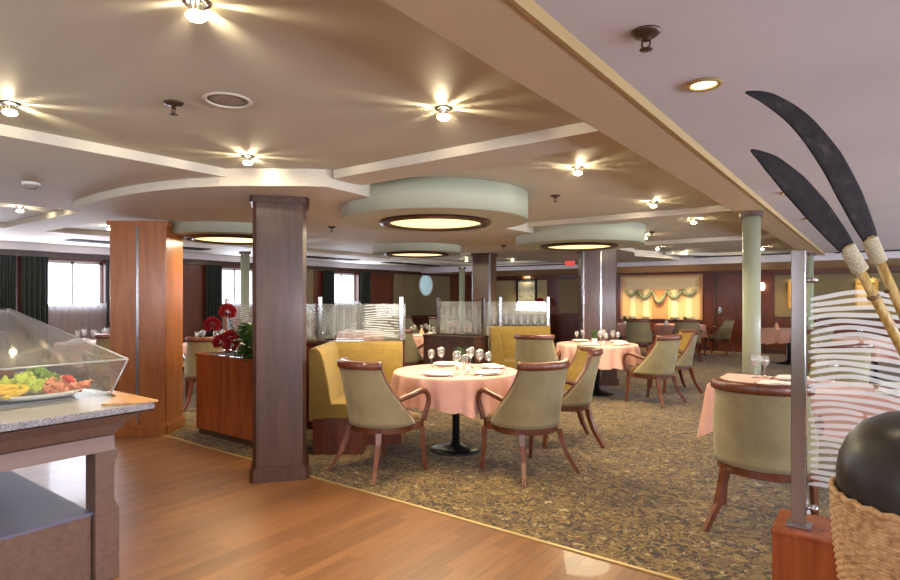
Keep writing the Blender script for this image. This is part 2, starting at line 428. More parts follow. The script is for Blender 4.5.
# olive cloth panels between window bays on the left wall
for a, b in ((8.3, 9.2), (12.1, 14.75)):
    trim(MB().box(XL, XL + 0.03, a, b, 0.9, 2.1), M['olive'])
w = MB()
w.box(XR, XR + .2, YN, YF, 0, Z0)
struct('wall_right', w, M['olive'])
struct('wall_back', MB().box(XL, XR, YN - .2, YN, 0, Z0), M['olive'])
def framed(mb, a, b, z0, z1, fn):
    for u0, u1, v0, v1 in ((a - .06, a, z0 - .06, z1 + .06), (b, b + .06, z0 - .06, z1 + .06), (a, b, z0 - .06, z0), (a, b, z1, z1 + .06)): fn(mb, u0, u1, v0, v1)
    return mb
WN = len(WINS)
for yc in (-2.4, 1.2, 4.8, 8.4, 12.0):  # unseen right-wall frames, added around the fill lamps; solid wall behind
    WN += 1; struct('window_%d' % WN, framed(MB(), yc - .97, yc + .97, .88, 1.92, lambda m_, a, b, c, d: m_.box(XR - .04, XR, a, b, c, d)), M['mahogany'])
for xc in (-6.5, -2.5, 1.5):  # back wall likewise: added frames around fill lamps, no openings
    WN += 1; struct('window_%d' % WN, framed(MB(), xc - 1.22, xc + 1.22, .88, 2.12, lambda m_, a, b, c, d: m_.box(a, b, YN, YN + .04, c, d)), M['mahogany'])
struct('wall_far', MB().box(XL, XR, YF, YF + .2, 0, Z0), M['walnut_far'])
for a, b in ((-8.05, -7.1), (-2.06, 3.6)):
    trim(MB().box(a, b, YF - 0.03, YF, 0.95, 2.0), M['olive'])
trim(MB().box(-10.45, -8.48, YF - 0.03, YF, 0.8, 2.0), M['creampanel'])
trim(MB().box(XL, XR, YF - 0.05, YF, 2.09, 2.15), M['mahogany'])
trim(MB().box(XL, XL + 0.06, YN, YF, 2.10, 2.19), M['mahogany_dark'])
struct('baseboard_far', MB().box(XL, XR, YF - 0.03, YF, 0, 0.12), M['mahogany_dark'])
struct('baseboard_left', MB().box(XL, XL + 0.03, YN, YF, 0, 0.12), M['mahogany_dark'])
# door of the far wall
dr = MB().box(-3.42, -2.52, YF - 0.045, YF, 0.0, 2.05); 
dr = struct('door_1', dr, M['walnut_far'], bevel=0.004)
f = MB(); f.box(-3.5, -3.42, YF - 0.06, YF, 0, 2.1); f.box(-2.52, -2.44, YF - 0.06, YF, 0, 2.1); f.box(-3.42, -2.52, YF - 0.06, YF, 2.05, 2.1)
f.build('door_frame', M['mahogany_dark'], dr)
MB().box(-3.38, -3.30, YF - 0.075, YF - 0.045, 1.02, 1.18).tube([(-3.34, YF - 0.09, 1.1), (-3.24, YF - 0.1, 1.1)], 0.01).build('door_handle', M['steel'], dr)

# ------------------------------------------------------------------ columns
def rot2(x, y, a): return (x * math.cos(a) - y * math.sin(a), x * math.sin(a) + y * math.cos(a))
def column(label, loc, rz, wx, wy, top, m, strips=(), capm=None, chamfer=0.03):
    t = thing('wooden_column', label, 'column', loc, rz)
    hx, hy = wx / 2, wy / 2; c = chamfer
    def oct_(e): 
        a, b = hx + e, hy + e
        return [(a - c, -b), (a, -b + c), (a, b - c), (a - c, b), (-a + c, b), (-a, b - c), (-a, -b + c), (-a + c, -b)]
    MB().prism(oct_(0), 0.10, top - 0.05).build('shaft', m, t)
    MB().prism(oct_(0.022), 0.0, 0.10).prism(oct_(0.012), 0.10, 0.115).build('plinth', capm or m, t)
    MB().prism(oct_(0.022), top - 0.05, top).build('capital', capm or m, t)
    for sx in strips:
        MB().box(sx - 0.012, sx + 0.012, -hy - 0.008, -hy, 0.12, top - 0.05).build('chrome_strip', M['chrome'], t)
        MB().lathe([(0.0, 0), (0.014, 0), (0.012, 0.012), (0.004, 0.014)], 12).xform(Matrix.Translation((sx, -hy - 0.008, 1.02 if loc[1] < 5 else 1.3)) @ Matrix.Rotation(R(90), 4, 'X')).build('stud', M['steel'], t)
    return t
CR = R(36.5)
column('dark mahogany column beside the flower planter, nearest to the camera', (-3.92, 2.96, 0), CR + R(15), .41, .36, Z2, M['mahogany_dark'])
column('honey-brown wooden column with a vertical chrome strip behind the salad bar', (-6.36, 3.07, 0), CR + R(5), .57, .48, Z2, M['honey'], (0.0,), chamfer=0.012)
column('dark wooden column behind the middle glass screen, farthest back on the left', (-5.80, 8.90, 0), CR - R(22), .36, .40, Z2, M['mahogany_dark'])
column('wide dark column with two chrome strips behind the second round table', (-3.74, 9.20, 0), CR - R(4), .58, .4, Z2, M['mahogany_dark'], (-0.26, 0.02))
pole = None
for (x, y, lab) in ((-0.93, 5.99, 'green pole with dark cap behind the front right table'), (-0.97, 12.2, 'green pole seen behind the chrome post of the near screen'),
                    (-8.86, 5.95, 'thin green pole in front of the left windows beside the red flowers'), (-8.85, 12.5, 'thin far green pole right of the round porthole')):
    if pole is None:
        pole = thing('round_column', lab, 'column', (x, y, 0), 0)
        MB().lathe([(0.077, 0.04), (0.077, ZB - 0.045)], 24).build('shaft', M['greenpole'], pole)
        MB().lathe([(0.1, ZB - 0.05), (0.1, ZB)], 24, smooth=False).build('capital', M['mahogany_dark'], pole)
        MB().lathe([(0.1, 0), (0.1, 0.04)], 24, smooth=False).build('plinth', M['mahogany_dark'], pole)
    else: dup(pole, (x, y, 0), 0, lab)

# ------------------------------------------------------------------ round drums with ring lights
WARM = (1.0, 0.87, 0.56)
rings = [(-3.23, 4.14, 'large round ring light over the front round table'), (-3.18, 7.19, 'round ring light in front of the wide dark column'),
         (-5.83, 7.0, 'round ring light beyond the large one, to its left'), (-6.06, 3.9, 'round ring light behind the near dark column')]
for i, (x, y, lab) in enumerate(rings):
    trim(MB().lathe([(0.84 if i < 2 else .7, ZD), (0.84 if i < 2 else .7, Z0 + G)], 72).xform(Matrix.Translation((x, y, 0))), M['drum'])
    for p in bpy.data.objects['trim_%d' % TR[0]].data.polygons:
        if abs(p.normal.z) > .9: p.use_smooth = False
    t = thing('ceiling_ring_light', lab, 'ceiling light', (x, y, ZD), 0, 'round ring lights in the ceiling drums')
    MB().grid(lambda u, v: (lambda a, q: ((.46 + .05 * math.cos(q)) * math.cos(a), (.46 + .05 * math.cos(q)) * math.sin(a), -0.012 + 0.022 * math.sin(q)))(u * 2 * PI, v * 2 * PI), 64, 9, close_u=True).build('ring', M['bronze'], t)
    MB().lathe([(0.42, -0.008), (0.3, -0.014), (0.01, -0.016)], 48).build('diffuser', M['diffuser'], t)
    l = bpy.data.lights.new('ring_lamp', 'AREA'); l.shape = 'DISK'; l.size = 0.8; l.energy = 56 if i < 2 else 26; l.color = WARM
    o = bpy.data.objects.new('ring_lamp', l); COL.objects.link(o); o.location = (x, y, ZD - 0.05)

# ------------------------------------------------------------------ star spots in the coffers
spot_src = None
def slotted(r, z0, z1, slots, seg=72):
    mb = MB()
    for k in range(seg):
        a = 360 * k / seg
        if any(abs((a - s + 180) % 360 - 180) < h for s, h in slots): continue
        a0, a1 = R(a), R(a + 360 / seg)
        vs = []
        for rr in (r, r - 0.0015):
            for aa in (a0, a1):
                for z in (z0, z1): vs.append((rr * math.cos(aa), rr * math.sin(aa), z))
        mb.add(vs, [(0, 1, 3, 2), (4, 6, 7, 5), (0, 4, 5, 1), (2, 3, 7, 6), (0, 2, 6, 4), (1, 5, 7, 3)])
    return mb
SLOTS = [(15, 5), (52, 4), (118, 9), (160, 5), (205, 4), (238, 5), (300, 8), (338, 4)]
spots = [(-1.70, 0.97, Z0), (-1.69, 2.23, Z0), (-1.69, 3.80, Z0), (-1.72, 5.62, Z0), (-1.72, 7.15, Z0), (-1.67, 11.9, Z0), (-3.05, 12.05, Z0), (-3.2, 10.7, Z0),
         (-3.30, 0.95, Z0), (-3.29, 2.23, Z0), (-7.0, 2.10, Z0), (-7.96, 3.36, Z0), (-7.94, 11.4, Z0), (-6.95, 11.9, Z0), (-2.75, 8.6, Z0), (-7.4, 8.2, Z0), (-1.7, -1.6, Z0), (-3.3, -1.6, Z0)]
for i, (x, y, z) in enumerate(spots):
    lab = ['star-casting halogen spot at the top edge of the photo', 'star-casting halogen spot in the middle of the front coffer', 'star-casting spot right of the large drum', 'star-casting spot left of the beam in the second coffer, nearer one',
           'star-casting spot left of the beam in the second coffer, farther one', 'far star-casting spot right of the green pole', 'far star-casting spot left of the green pole, lower one', 'small far star-casting spot in the chamfered coffer',
           'star-casting spot at the left edge of the photo', 'star-casting spot above the near dark column', 'spot in the left coffer below the smoke detector', 'spot beside the honey-brown column top',
           'far spot left of the back column', 'far spot right of the back column', 'spot beside the second drum', 'spot over the left tables', 'spot behind the camera over the passage', 'spot behind the camera over the salad bar'][i]
    if spot_src is None:
        spot_src = thing('ceiling_spotlight', lab, 'ceiling light', (x, y, z), 0, 'star-casting ceiling spots')
        MB().grid(lambda u, v: ((.036 + .008 * math.cos(v * 2 * PI)) * math.cos(u * 2 * PI), (.036 + .008 * math.cos(v * 2 * PI)) * math.sin(u * 2 * PI), -0.004 + .005 * math.sin(v * 2 * PI)), 28, 7, close_u=True).build('trim_ring', M['chrome'], spot_src)
        slotted(0.022, -0.034, 0.0, SLOTS).build('slotted_shade', M['chrome'], spot_src)
        MB().lathe([(0.004, -0.060), (0.020, -0.057), (0.031, -0.048), (0.028, -0.038), (0.010, -0.035)], 16).build('bulb', M['bulb'], spot_src)
    else: dup(spot_src, (x, y, z), 0, lab)
    l = bpy.data.lights.new('star_lamp', 'POINT'); l.energy = 13.0; l.color = (1, .84, .56); l.shadow_soft_size = 0.004
    o = bpy.data.objects.new('star_lamp', l); COL.objects.link(o); o.location = (x, y, z - 0.030)
    l = bpy.data.lights.new('down_lamp', 'SPOT'); l.energy = 78; l.color = WARM; l.shadow_soft_size = 0.03; l.spot_size = R(115); l.spot_blend = 0.9
    o = bpy.data.objects.new('down_lamp', l); COL.objects.link(o); o.location = (x, y, z - 0.085)

# recessed downlights of the right ceiling, of the far soffit
dl = None
downs = [(-0.54, 2.40, ZR, 'recessed oval downlight in the white ceiling near the paddles', 10), (-0.55, 5.3, ZR, 'small downlight in the white ceiling behind the paddle blade, nearest', 12),
         (-0.55, 7.2, ZR, 'small downlight in the white ceiling behind the paddle blade, second', 14), (-0.5, 9.3, ZR, 'downlight between the bamboo wrap and the beam', 14),
         (2.2, 4.5, ZR, 'downlight over the right-hand tables', 30), (2.2, 8.5, ZR, 'downlight over the far right-hand tables', 30), (0.6, 11.2, ZR, 'downlight over the farthest right-hand table', 30)]
for k, x in enumerate((-6.0, -5.05, -4.65, -4.0)): downs.append((x, 16.0, 2.15, 'small warm downlight in the soffit before the far mural, %s from the left' % ('first', 'second', 'third', 'fourth')[k], 62))
for k, x in enumerate((-9.2, -1.8, -0.3, 1.1)): downs.append((x, 16.0, 2.15, 'small warm downlight over the %s' % ('white framed painting', 'first gilt picture', 'second gilt picture', 'third gilt picture')[k], 45))
for (x, y, z, lab, pw) in downs:
    if dl is None:
        dl = thing('recessed_downlight', lab, 'ceiling light', (x, y, z), 0, 'recessed downlights')
        MB().grid(lambda u, v: ((.058 + .012 * math.cos(v * 2 * PI)) * math.cos(u * 2 * PI), (.058 + .012 * math.cos(v * 2 * PI)) * math.sin(u * 2 * PI), -0.004 + .007 * math.sin(v * 2 * PI)), 28, 7, close_u=True).build('trim_ring', M['brass'], dl)
        MB().lathe([(0.047, -0.001), (0.04, -0.005), (0.004, -0.006)], 20).build('lamp', M['bulbw'], dl)
    else: dup(dl, (x, y, z), 0, lab)
    l = bpy.data.lights.new('down_lamp', 'SPOT'); l.energy = pw; l.color = (1, .72, .42) if y > 13 else WARM; l.shadow_soft_size = 0.03; l.spot_size = R(120); l.spot_blend = 0.8
    o = bpy.data.objects.new('down_lamp', l); COL.objects.link(o); o.location = (x, y, z - 0.03)

# sprinklers, speaker, smoke detector, vents, exit sign
sp = None
for (x, y, z, lab) in ((-0.58, 1.82, ZR, 'bronze sprinkler head on the white ceiling'), (-2.67, 1.41, Z0, 'small sprinkler head left of the round ceiling speaker'),
                       (-2.33, 4.75, Z0, 'sprinkler head at the right edge of the large drum'), (-4.94, 4.43, Z2, 'sprinkler head right of the near dark column top'),
                       (-2.53, 8.2, Z0, 'sprinkler head in the far coffer before the green pole'), (-4.6, 7.6, Z2, 'sprinkler head above the back column')):
    if sp is None:
        sp = thing('sprinkler_head', lab, 'sprinkler', (x, y, z), 0, 'ceiling sprinklers')
        MB().lathe([(0.045, 0), (0.045, -0.006), (0.032, -0.016), (0.012, -0.018), (0.01, -0.03), (0.006, -0.032)], 20).build('escutcheon', M['bronze'], sp)
        MB().tube([(0.012, 0, -.028), (0.013, 0, -.045), (0, 0, -.055)], .003, 6).tube([(-0.012, 0, -.028), (-0.013, 0, -.045), (0, 0, -.055)], .003, 6).build('frame_arm', M['bronze'], sp)
        MB().lathe([(0.004, -.054), (0.02, -.056), (0.02, -.059), (0.003, -.060)], 16).build('deflector', M['bronze'], sp)
    else: dup(sp, (x, y, z), 0, lab)
t = thing('ceiling_speaker', 'round grey ceiling speaker beside the sprinkler in the front coffer', 'speaker', (-2.43, 1.54, Z0))
MB().grid(lambda u, v: ((.10 + .010 * math.cos(v * 2 * PI)) * math.cos(u * 2 * PI), (.10 + .010 * math.cos(v * 2 * PI)) * math.sin(u * 2 * PI), -0.003 + .006 * math.sin(v * 2 * PI)), 40, 7, close_u=True).build('rim', M['soffit'], t)
MB().lathe([(0.092, -0.001), (0.06, -0.004), (0.004, -0.005)], 32).build('grille', M['greygrille'], t)
t = thing('smoke_detector', 'white round smoke detector on the ceiling near the left edge', 'smoke detector', (-5.1, 1.6, Z1))
MB().lathe([(0.06, 0), (0.06, -0.015), (0.048, -0.022)], 28).build('base', M['whitepaint'], t)
MB().lathe([(0.046, -0.022), (0.044, -0.036), (0.03, -0.05), (0.004, -0.053)], 28).build('sensor_cap', M['greygrille'], t)
for i, (a, b) in enumerate(((3.5, 5.7), (6.9, 9.4), (10.4, 12.4), (0.2, 2.6))):
    t = thing('air_slot', 'long dark air slot in the left ceiling, %s' % ('nearest the honey-brown column', 'before the third window', 'farthest', 'behind the salad bar')[i], 'vent', (-9.65, (a + b) / 2, Z1))
    h = (b - a) / 2
    MB().box(-.16, .16, -h, h, -0.012, 0).build('slot_frame', M['darkslot'], t)
    s = MB()
    for k in range(5): s.box(-.13 + k * .06, -.115 + k * .06, -h + .02, h - .02, -0.022, -0.012)
    s.build('louvre', M['darkslot'], t)
for i, (a, b) in enumerate(((-7.9, -5.3), (-3.1, -1.3), (-.6, 1.0))):
    t = thing('air_slot', 'long dark air slot across the far ceiling, %s' % ('left of the mural', 'behind the green pole', 'right of the green pole')[i], 'vent', ((a + b) / 2, 12.72 if i < 2 else 12.9, (Z2 if i == 0 else Z1 if i == 1 else ZR)))
    h = (b - a) / 2
    if i == 1: t.location = ((a + b) / 2, 13.0, Z1)
    MB().box(-h, h, -.09, .09, -0.02, 0).build('slot_frame', M['darkslot'], t)
t = thing('exit_sign', 'small red lit sign hanging from the ceiling left of the wide column', 'sign', (-5.2, 11.3, Z2))
MB().box(-.1, .1, -.02, .02, -.13, -.03).xform(Matrix.Rotation(CR, 4, 'Z')).build('lit_box', M['exit'], t)
MB().box(-.006, .006, -.006, .006, -.03, 0).build('hanger', M['steel'], t)

# ------------------------------------------------------------------ far wall decoration
t = thing('wall_mural', 'large cream and ochre relief mural with columns and garlands on the far wall', 'mural', (-4.915, YF, 0))
MB().box(-1.13, 1.13, -.05, 0, .82, 2.08).build('backing', M['muralback'], t)
fr = MB(); fr.box(-1.13, -1.07, -.08, -.05, .82, 2.08); fr.box(1.07, 1.13, -.08, -.05, .82, 2.08); fr.box(-1.07, 1.07, -.08, -.05, 2.03, 2.08)
fr.build('frame', M['edgewood'], t)
MB().box(-.95, .95, -.075, -.05, 1.72, 1.93).box(-1.0, 1.0, -.09, -.05, 1.93, 1.97).box(-1.0, 1.0, -.085, -.05, 1.68, 1.72).build('entablature', M['paper'], t)
MB().box(-.22, .22, -.06, -.05, .84, 1.66).build('niche', M['muralorange'], t)
for x in (-.78, -.40, .40, .78):
    MB().lathe([(.11, .84), (.11, .92), (.09, .94), (.085, 1.5), (.105, 1.58), (.11, 1.68)], 20).xform(Matrix.Translation((x, -.055, 0)) @ Matrix.Diagonal((1, .35, 1, 1))).build('painted_column', M['paper'], t)
for x0, x1, dp in ((-.98, -.62, .12), (-.62, -.2, .2), (-.2, .2, .34), (.2, .62, .2), (.62, .98, .12)):
    pts = [(x0 + (x1 - x0) * k / 10, -.11, 1.64 - dp * math.sin(PI * k / 10)) for k in range(11)]
    MB().tube(pts, [.028 + .03 * math.sin(PI * k / 10) for k in range(11)], 8).build('garland', M['garland'], t)
def picture(lab, x, z0, z1, wd, framem, artm, fw=.05):
    t = thing('framed_picture', lab, 'picture', (x, YF - 0.03, 0)); h = wd / 2
    f = MB(); f.box(-h, -h + fw, -.04, 0, z0, z1); f.box(h - fw, h, -.04, 0, z0, z1); f.box(-h + fw, h - fw, -.04, 0, z0, z0 + fw); f.box(-h + fw, h - fw, -.04, 0, z1 - fw, z1)
    f.build('picture_frame', framem, t, bevel=.006)
    MB().box(-h + fw, h - fw, -.015, -.003, z0 + fw, z1 - fw).build('canvas', artm, t)
    MB().tube([(0, 0, z1 + .06), (0, -.08, z1 + .08)], .006, 6).tube([(-.1, -.08, z1 + .075), (.1, -.08, z1 + .075)], .016, 8).build('picture_lamp', M['brass'], t)
    l = bpy.data.lights.new('picture_lamp_glow', 'AREA'); l.size = .2; l.size_y = .03; l.shape = 'RECTANGLE'; l.energy = 2.2; l.color = (1, .75, .42)
    o = bpy.data.objects.new('picture_lamp_glow', l); COL.objects.link(o); o.location = (x, YF - .125, z1 + .05); o.rotation_euler = (R(35), 0, 0)
def art(name, c1, c2, c3, s=3):
    m = mat(name, c1, .6); n, l, b = nodes(m); f = noise(m, coords(m), s, 4, .6, 1)
    l.new(ramp(m, f, [(.35, c1), (.5, c2), (.65, c3)]), b.inputs['Base Color']); return m
picture('dark-framed pale painting on the cream panel of the far wall', -9.2, 1.02, 2.06, .77, M['black'], art('pale_green_painting', (190, 196, 170), (226, 226, 206), (150, 160, 120)), .07)
ap = art('ochre_landscape_painting', (196, 160, 96), (226, 196, 130), (120, 104, 60), 5)
picture('small gilt-framed picture seen right of the chrome post', -1.55, 1.16, 1.82, .44, M['giltframe'], ap)
picture('gilt-framed picture behind the bamboo shafts', -.17, 1.16, 1.82, .44, M['giltframe'], ap)
picture('gilt-framed picture at the right edge of the photo', 1.15, 1.16, 1.82, .44, M['giltframe'], ap)
t = thing('wall_porthole', 'round pale blue porthole mirror on the olive left wall', 'mirror', (XL + .03, 13.52, 1.81))
MB().grid(lambda u, v: (.012 + .016 * math.sin(v * 2 * PI), (.315 + .02 * math.cos(v * 2 * PI)) * math.cos(u * 2 * PI), (.315 + .02 * math.cos(v * 2 * PI)) * math.sin(u * 2 * PI)), 48, 9, close_u=True).build('rim', M['whitepaint'], t)
MB().lathe([(.305, 0), (.305, .012), (.01, .014)], 40).xform(Matrix.Rotation(R(90), 4, 'Y')).build('mirror_glass', M['mirror'], t)
t = thing('wall_lamp', 'small round white wall lamp beside the green pole on the far wall', 'wall lamp', (-2.33, YF, 1.72))
MB().lathe([(.05, 0), (.05, .02), (.02, .03), (.02, .06)], 20).xform(Matrix.Rotation(R(90), 4, 'X')).build('wall_plate', M['brass'], t)
MB().lathe([(.02, -.10), (.05, -.07), (.06, 0), (.05, .07), (.02, .10)], 20).xform(Matrix.Translation((0, -.11, 0))).build('shade', M['bulbw'], t)

# ------------------------------------------------------------------ chairs
def make_chair(label):
    t = thing('barrel_chair', label, 'chair')
    ZL, ZT = 0.40, 0.905
    def th(v):                           # half angle of the back shell by height
        return R(57 + 63 * (1 - v) ** 1.9)
    def sh(phi, v, e):                   # e: offset outwards
        rx = .262 + .012 * v + e; ry = .245 + e
        lean = .015 + .11 * v ** 1.3
        return Vector((rx * math.sin(phi), -ry * math.cos(phi) - lean * (0.5 + .5 * math.cos(phi)) + .02, ZL + (ZT - ZL) * v))
    N = 25
    def outer(u, v): return sh((2 * u - 1) * th(v), v, .030)
    def inner(u, v): return sh((2 * u - 1) * th(v), max(v, 0.0), -.028)
    # outer fabric with closed rim
    b = MB(); b.grid(outer, N, 15); b.grid(lambda u, v: sh((2 * u - 1) * th(v), v, .0), N, 15)
    for u in (0, 1):
        b.grid(lambda a, v: sh((2 * u - 1) * th(v), v, .030 * a), 2, 15)
    b.grid(lambda u, a: sh((2 * u - 1) * th(0), 0, .030 * a), N, 2); b.grid(lambda u, a: sh((2 * u - 1) * th(1), 1, .030 * a), N, 2)
    bmesh.ops.remove_doubles(b.bm, verts=b.bm.verts, dist=.0005)
    b.build('outer_back', M['greenfab'], t)
    b = MB(); b.grid(inner, N, 15); b.grid(lambda u, v: sh((2 * u - 1) * th(v), v, -.0005), N, 15)
    for u in (0, 1): b.grid(lambda a, v: sh((2 * u - 1) * th(v), v, -.028 * a), 2, 15)
    b.grid(lambda u, a: sh((2 * u - 1) * th(0), 0, -.028 * a), N, 2); b.grid(lambda u, a: sh((2 * u - 1) * th(1), 1, -.028 * a), N, 2)
    bmesh.ops.remove_doubles(b.bm, verts=b.bm.verts, dist=.0005)
    b.build('inner_back', M['goldfab'], t)
    # wooden edge running down the front of the shell on both sides
    for s in (-1, 1):
        pts = [sh(s * th(v), v, .002) for v in [k / 12 for k in range(13)]]
        MB().tube(pts, .022, 8, 1.25, up=(0, 1, 0)).build('side_frame', M['chairwood'], t)
    # top rail: swept rounded block with slightly flared ends
    b = MB(); P = []
    def rail(u, v):
        phi = (2 * u - 1) * (th(1) + R(3)); c = sh(phi, 1, 0.001); a = v * 2 * PI
        fl = abs(2 * u - 1) ** 6 * .012
        nx = Vector((math.sin(phi), -math.cos(phi), 0))
        ca, sa = math.cos(a), math.sin(a)
        k = (abs(ca) ** 4 + abs(sa) ** 4) ** -.25
        return c + nx * (.036 * ca * k + fl) + Vector((0, 0, .000 + .033 * sa * k + fl - .010 * (abs(2 * u - 1) ** 2)))
    b.grid(lambda u, v: rail(u, v), 23, 17)
    n0 = [rail(0, k / 16) for k in range(16)]; n1 = [rail(1, k / 16) for k in range(16)]
    b.add(n0, [tuple(range(16))]); b.add(n1, [tuple(range(16))[::-1]])
    bmesh.ops.remove_doubles(b.bm, verts=b.bm.verts, dist=.0005)
    b.build('top_rail', M['chairwood'], t)
    # arms: leave the shell at elbow height, reach forward, curl down into the front leg
    for s in (-1, 1):
        st = sh(s * th(.42), .42, .0)
        pts = [st, (s * .290, .08, .648), (s * .298, .15, .668), (s * .300, .205, .668), (s * .300, .245, .64), (s * .297, .262, .595), (s * .29, .258, .54), (s * .280, .240, .48), (s * .272, .228, .42)]
        # smooth by Catmull-Rom
        V = [Vector(p) for p in pts]; sm = []
        for i in range(len(V) - 1):
            p0, p1, p2, p3 = V[max(i - 1, 0)], V[i], V[i + 1], V[min(i + 2, len(V) - 1)]
            for k in range(4):
                q = k / 4; sm.append(0.5 * ((2 * p1) + (-p0 + p2) * q + (2 * p0 - 5 * p1 + 4 * p2 - p3) * q * q + (-p0 + 3 * p1 - 3 * p2 + p3) * q ** 3))
        sm.append(V[-1])
        MB().tube(sm, .0205, 8, 1.15, up=(1, 0, 0)).build('arm', M['chairwood'], t)
    # seat rail and cushion
    out = []
    for k in range(21):
        phi = R(-118 + 236 * k / 20); out.append((.275 * math.sin(phi), -.255 * math.cos(phi) + .005))
    out += [(.272, .19), (.255, .245), (-.255, .245), (-.272, .19)]
    MB().prism(out, .345, .418).build('seat_rail', M['chairwood'], t, bevel=.006)
    ins = [(x * .90, y * .93 - .002) for x, y in out]
    b = MB(); n = len(ins); rings_ = [(1.0, .405), (1.015, .43), (1.0, .455), (.93, .472), (.7, .482), (.35, .487)]
    vs = [(x * k, y * k, z) for k, z in rings_ for x, y in ins] + [(0, 0, .488)]
    fs = [(j * n + i, j * n + (i + 1) % n, (j + 1) * n + (i + 1) % n, (j + 1) * n + i) for j in range(len(rings_) - 1) for i in range(n)]
    fs += [((len(rings_) - 1) * n + i, (len(rings_) - 1) * n + (i + 1) % n, len(rings_) * n) for i in range(n)] + [tuple(range(n))[::-1]]
    b.add(vs, fs, True); b.build('seat', M['seatfab'], t)
    for s in (-1, 1):
        MB().tube([(s * .262, .222, .36), (s * .262, .225, .25), (s * .266, .235, .12), (s * .272, .25, 0.0)], [.032, .028, .023, .021], 4, smooth=False, up=(1, 1, 0)).build('leg', M['chairwood'], t)
        MB().tube([(s * .20, -.19, .36), (s * .212, -.205, .27), (s * .235, -.245, .15), (s * .275, -.295, .05), (s * .295, -.322, 0.0)], [.033, .030, .026, .022, .021], 4, smooth=False, up=(1, 1, 0)).build('leg', M['chairwood'], t)
    return t
FZ = 0.004
CH = [
 (-3.34, 3.55, -8, 'sage-backed barrel chair at the near left of the front round table'),
 (-2.35, 4.24, 70, 'sage-backed barrel chair at the right of the front round table, nearest to the camera there'),
 (-2.52, 5.33, 128, 'barrel chair turned towards us behind the right-hand chair of the front round table'),
 (-3.82, 7.20, 20, 'gold-lit barrel chair before the second sofa, only its top seen over the front table'),
 (-2.47, 8.05, 76, 'sage barrel chair at the right of the second round table'),
 (-2.52, 9.2, 128, 'barrel chair turned towards us behind the right-hand chair of the second table'),
 (-4.45, 13.45, 12, 'far sage chair with its back to us before the mural, left one'),
 (-3.50, 13.95, 14, 'far sage chair with its back to us before the mural, right one'),
 (-3.17, 15.6, 84, 'far barrel chair seen in profile by the door'),
 (-0.57, 4.13, 3, 'large tan-backed barrel chair behind the chrome post at the front right table'),
 (-6.2, 7.1, 14, 'olive chair standing between the two glass screens on the left'),
 (-10.25, 3.2, -40, 'chair left of the round table under the nearest window'),
 (-8.78, 3.75, 82, 'chair whose dark arm shows over the salad bar glass'),
 (-7.15, 4.25, 60, 'chair between the honey-brown column and the flower planter'),
 (-8.95, 7.6, -20, 'chair at the left tables behind the red flowers'),
 (-10.1, 12.15, -40, 'far chair on the left under the third window'),
 (-9.25, 12.1, 15, 'far chair at the table below the porthole'),
 (-0.95, 13.3, 20, 'dark chair seen right of the green pole in the distance'),
 (-.75, 10.9, -40, 'chair behind the etched glass, left of the small table there'),
 (.75, 11.1, 50, 'chair behind the etched glass, right of the small table there'),
 (-.35, 8.0, 20, 'chair behind the etched glass, nearest one'),
 (-5.9, 15.2, -80, 'far chair left of the mural tables'),
 (-1.3, 15.15, 165, 'far chair by the wall right of the green pole'),
]
chair_src = None
for x, y, a, lab in CH:
    if chair_src is None: chair_src = make_chair(lab); chair_src['group'] = 'barrel chairs around the tables'; chair_src.location = (x, y, FZ); chair_src.rotation_euler = (0, 0, R(a))
    else: dup(chair_src, (x, y, FZ), R(a), lab)

# ------------------------------------------------------------------ tables and cloths
def round_table_src(label):
    t = thing('round_table', label, 'table')
    MB().lathe([(.57, .72), (.58, .735), (.57, .745)], 48).build('tabletop', M['mahogany'], t)
    MB().lathe([(.035, .03), (.035, .72)], 16).build('post', M['black'], t)
    MB().lathe([(.24, 0), (.24, .012), (.16, .03), (.06, .055), (.04, .09)], 32).build('foot', M['black'], t)
    return t
def round_cloth(seed, drop=.27, rr=.585):
    r2 = random.Random(seed); ph = [r2.random() * 6.28 for _ in range(4)]; NA = 168
    prof = [(0.02, 0), (.25, 0), (.45, 0), (.55, 0), (rr - .006, -.001), (rr + .002, -.006), (rr + .006, -.016)]
    rows = [[(r * math.cos(2 * PI * k / NA), r * math.sin(2 * PI * k / NA), .7505 + z) for k in range(NA)] for r, z in prof]
    for j in range(1, 11):
        q = j / 10; row = []
        for k in range(NA):
            a = 2 * PI * k / NA
            fold = .62 * math.sin(17 * a + ph[0] + 1.2 * math.sin(3 * a + ph[1])) + .38 * math.sin(29 * a + ph[2] + .9 * math.sin(2 * a))
            r = rr + .008 + q ** .8 * (.026 + .046 * fold) + .02 * q * q * math.cos(4 * a + ph[3])
            z = -.016 - (drop + .022 * math.cos(4 * a + ph[3]) + .012 * fold * q) * q
            row.append((r * math.cos(a), r * math.sin(a), .7505 + z))
        rows.append(row)
    vs = [p for row in rows for p in row]
    fs = [(j * NA + k, j * NA + (k + 1) % NA, (j + 1) * NA + (k + 1) % NA, (j + 1) * NA + k) for j in range(len(rows) - 1) for k in range(NA)] + [tuple(range(NA))[::-1]]
    return MB().add(vs, fs, True)
TB = [
 (-3.20, 4.42, 'the front round table'), (-3.35, 8.22, 'the second round table'), (-5.28, 14.5, 'the far left mural table'), (-3.98, 15.15, 'the far right mural table'),
 (-9.68, 3.95, 'the round table under the nearest window'), (-6.50, 8.1, 'the round table between the glass screens'), (-9.55, 13.0, 'the round table below the porthole'),
 (-7.95, 4.9, 'the left round table behind the flower planter'), (-1.50, 14.35, 'the far table right of the green pole'), (.0, 11.75, 'the distant table behind the etched glass'), (-8.3, 8.4, 'the left table before the second window')]
tsrc = None
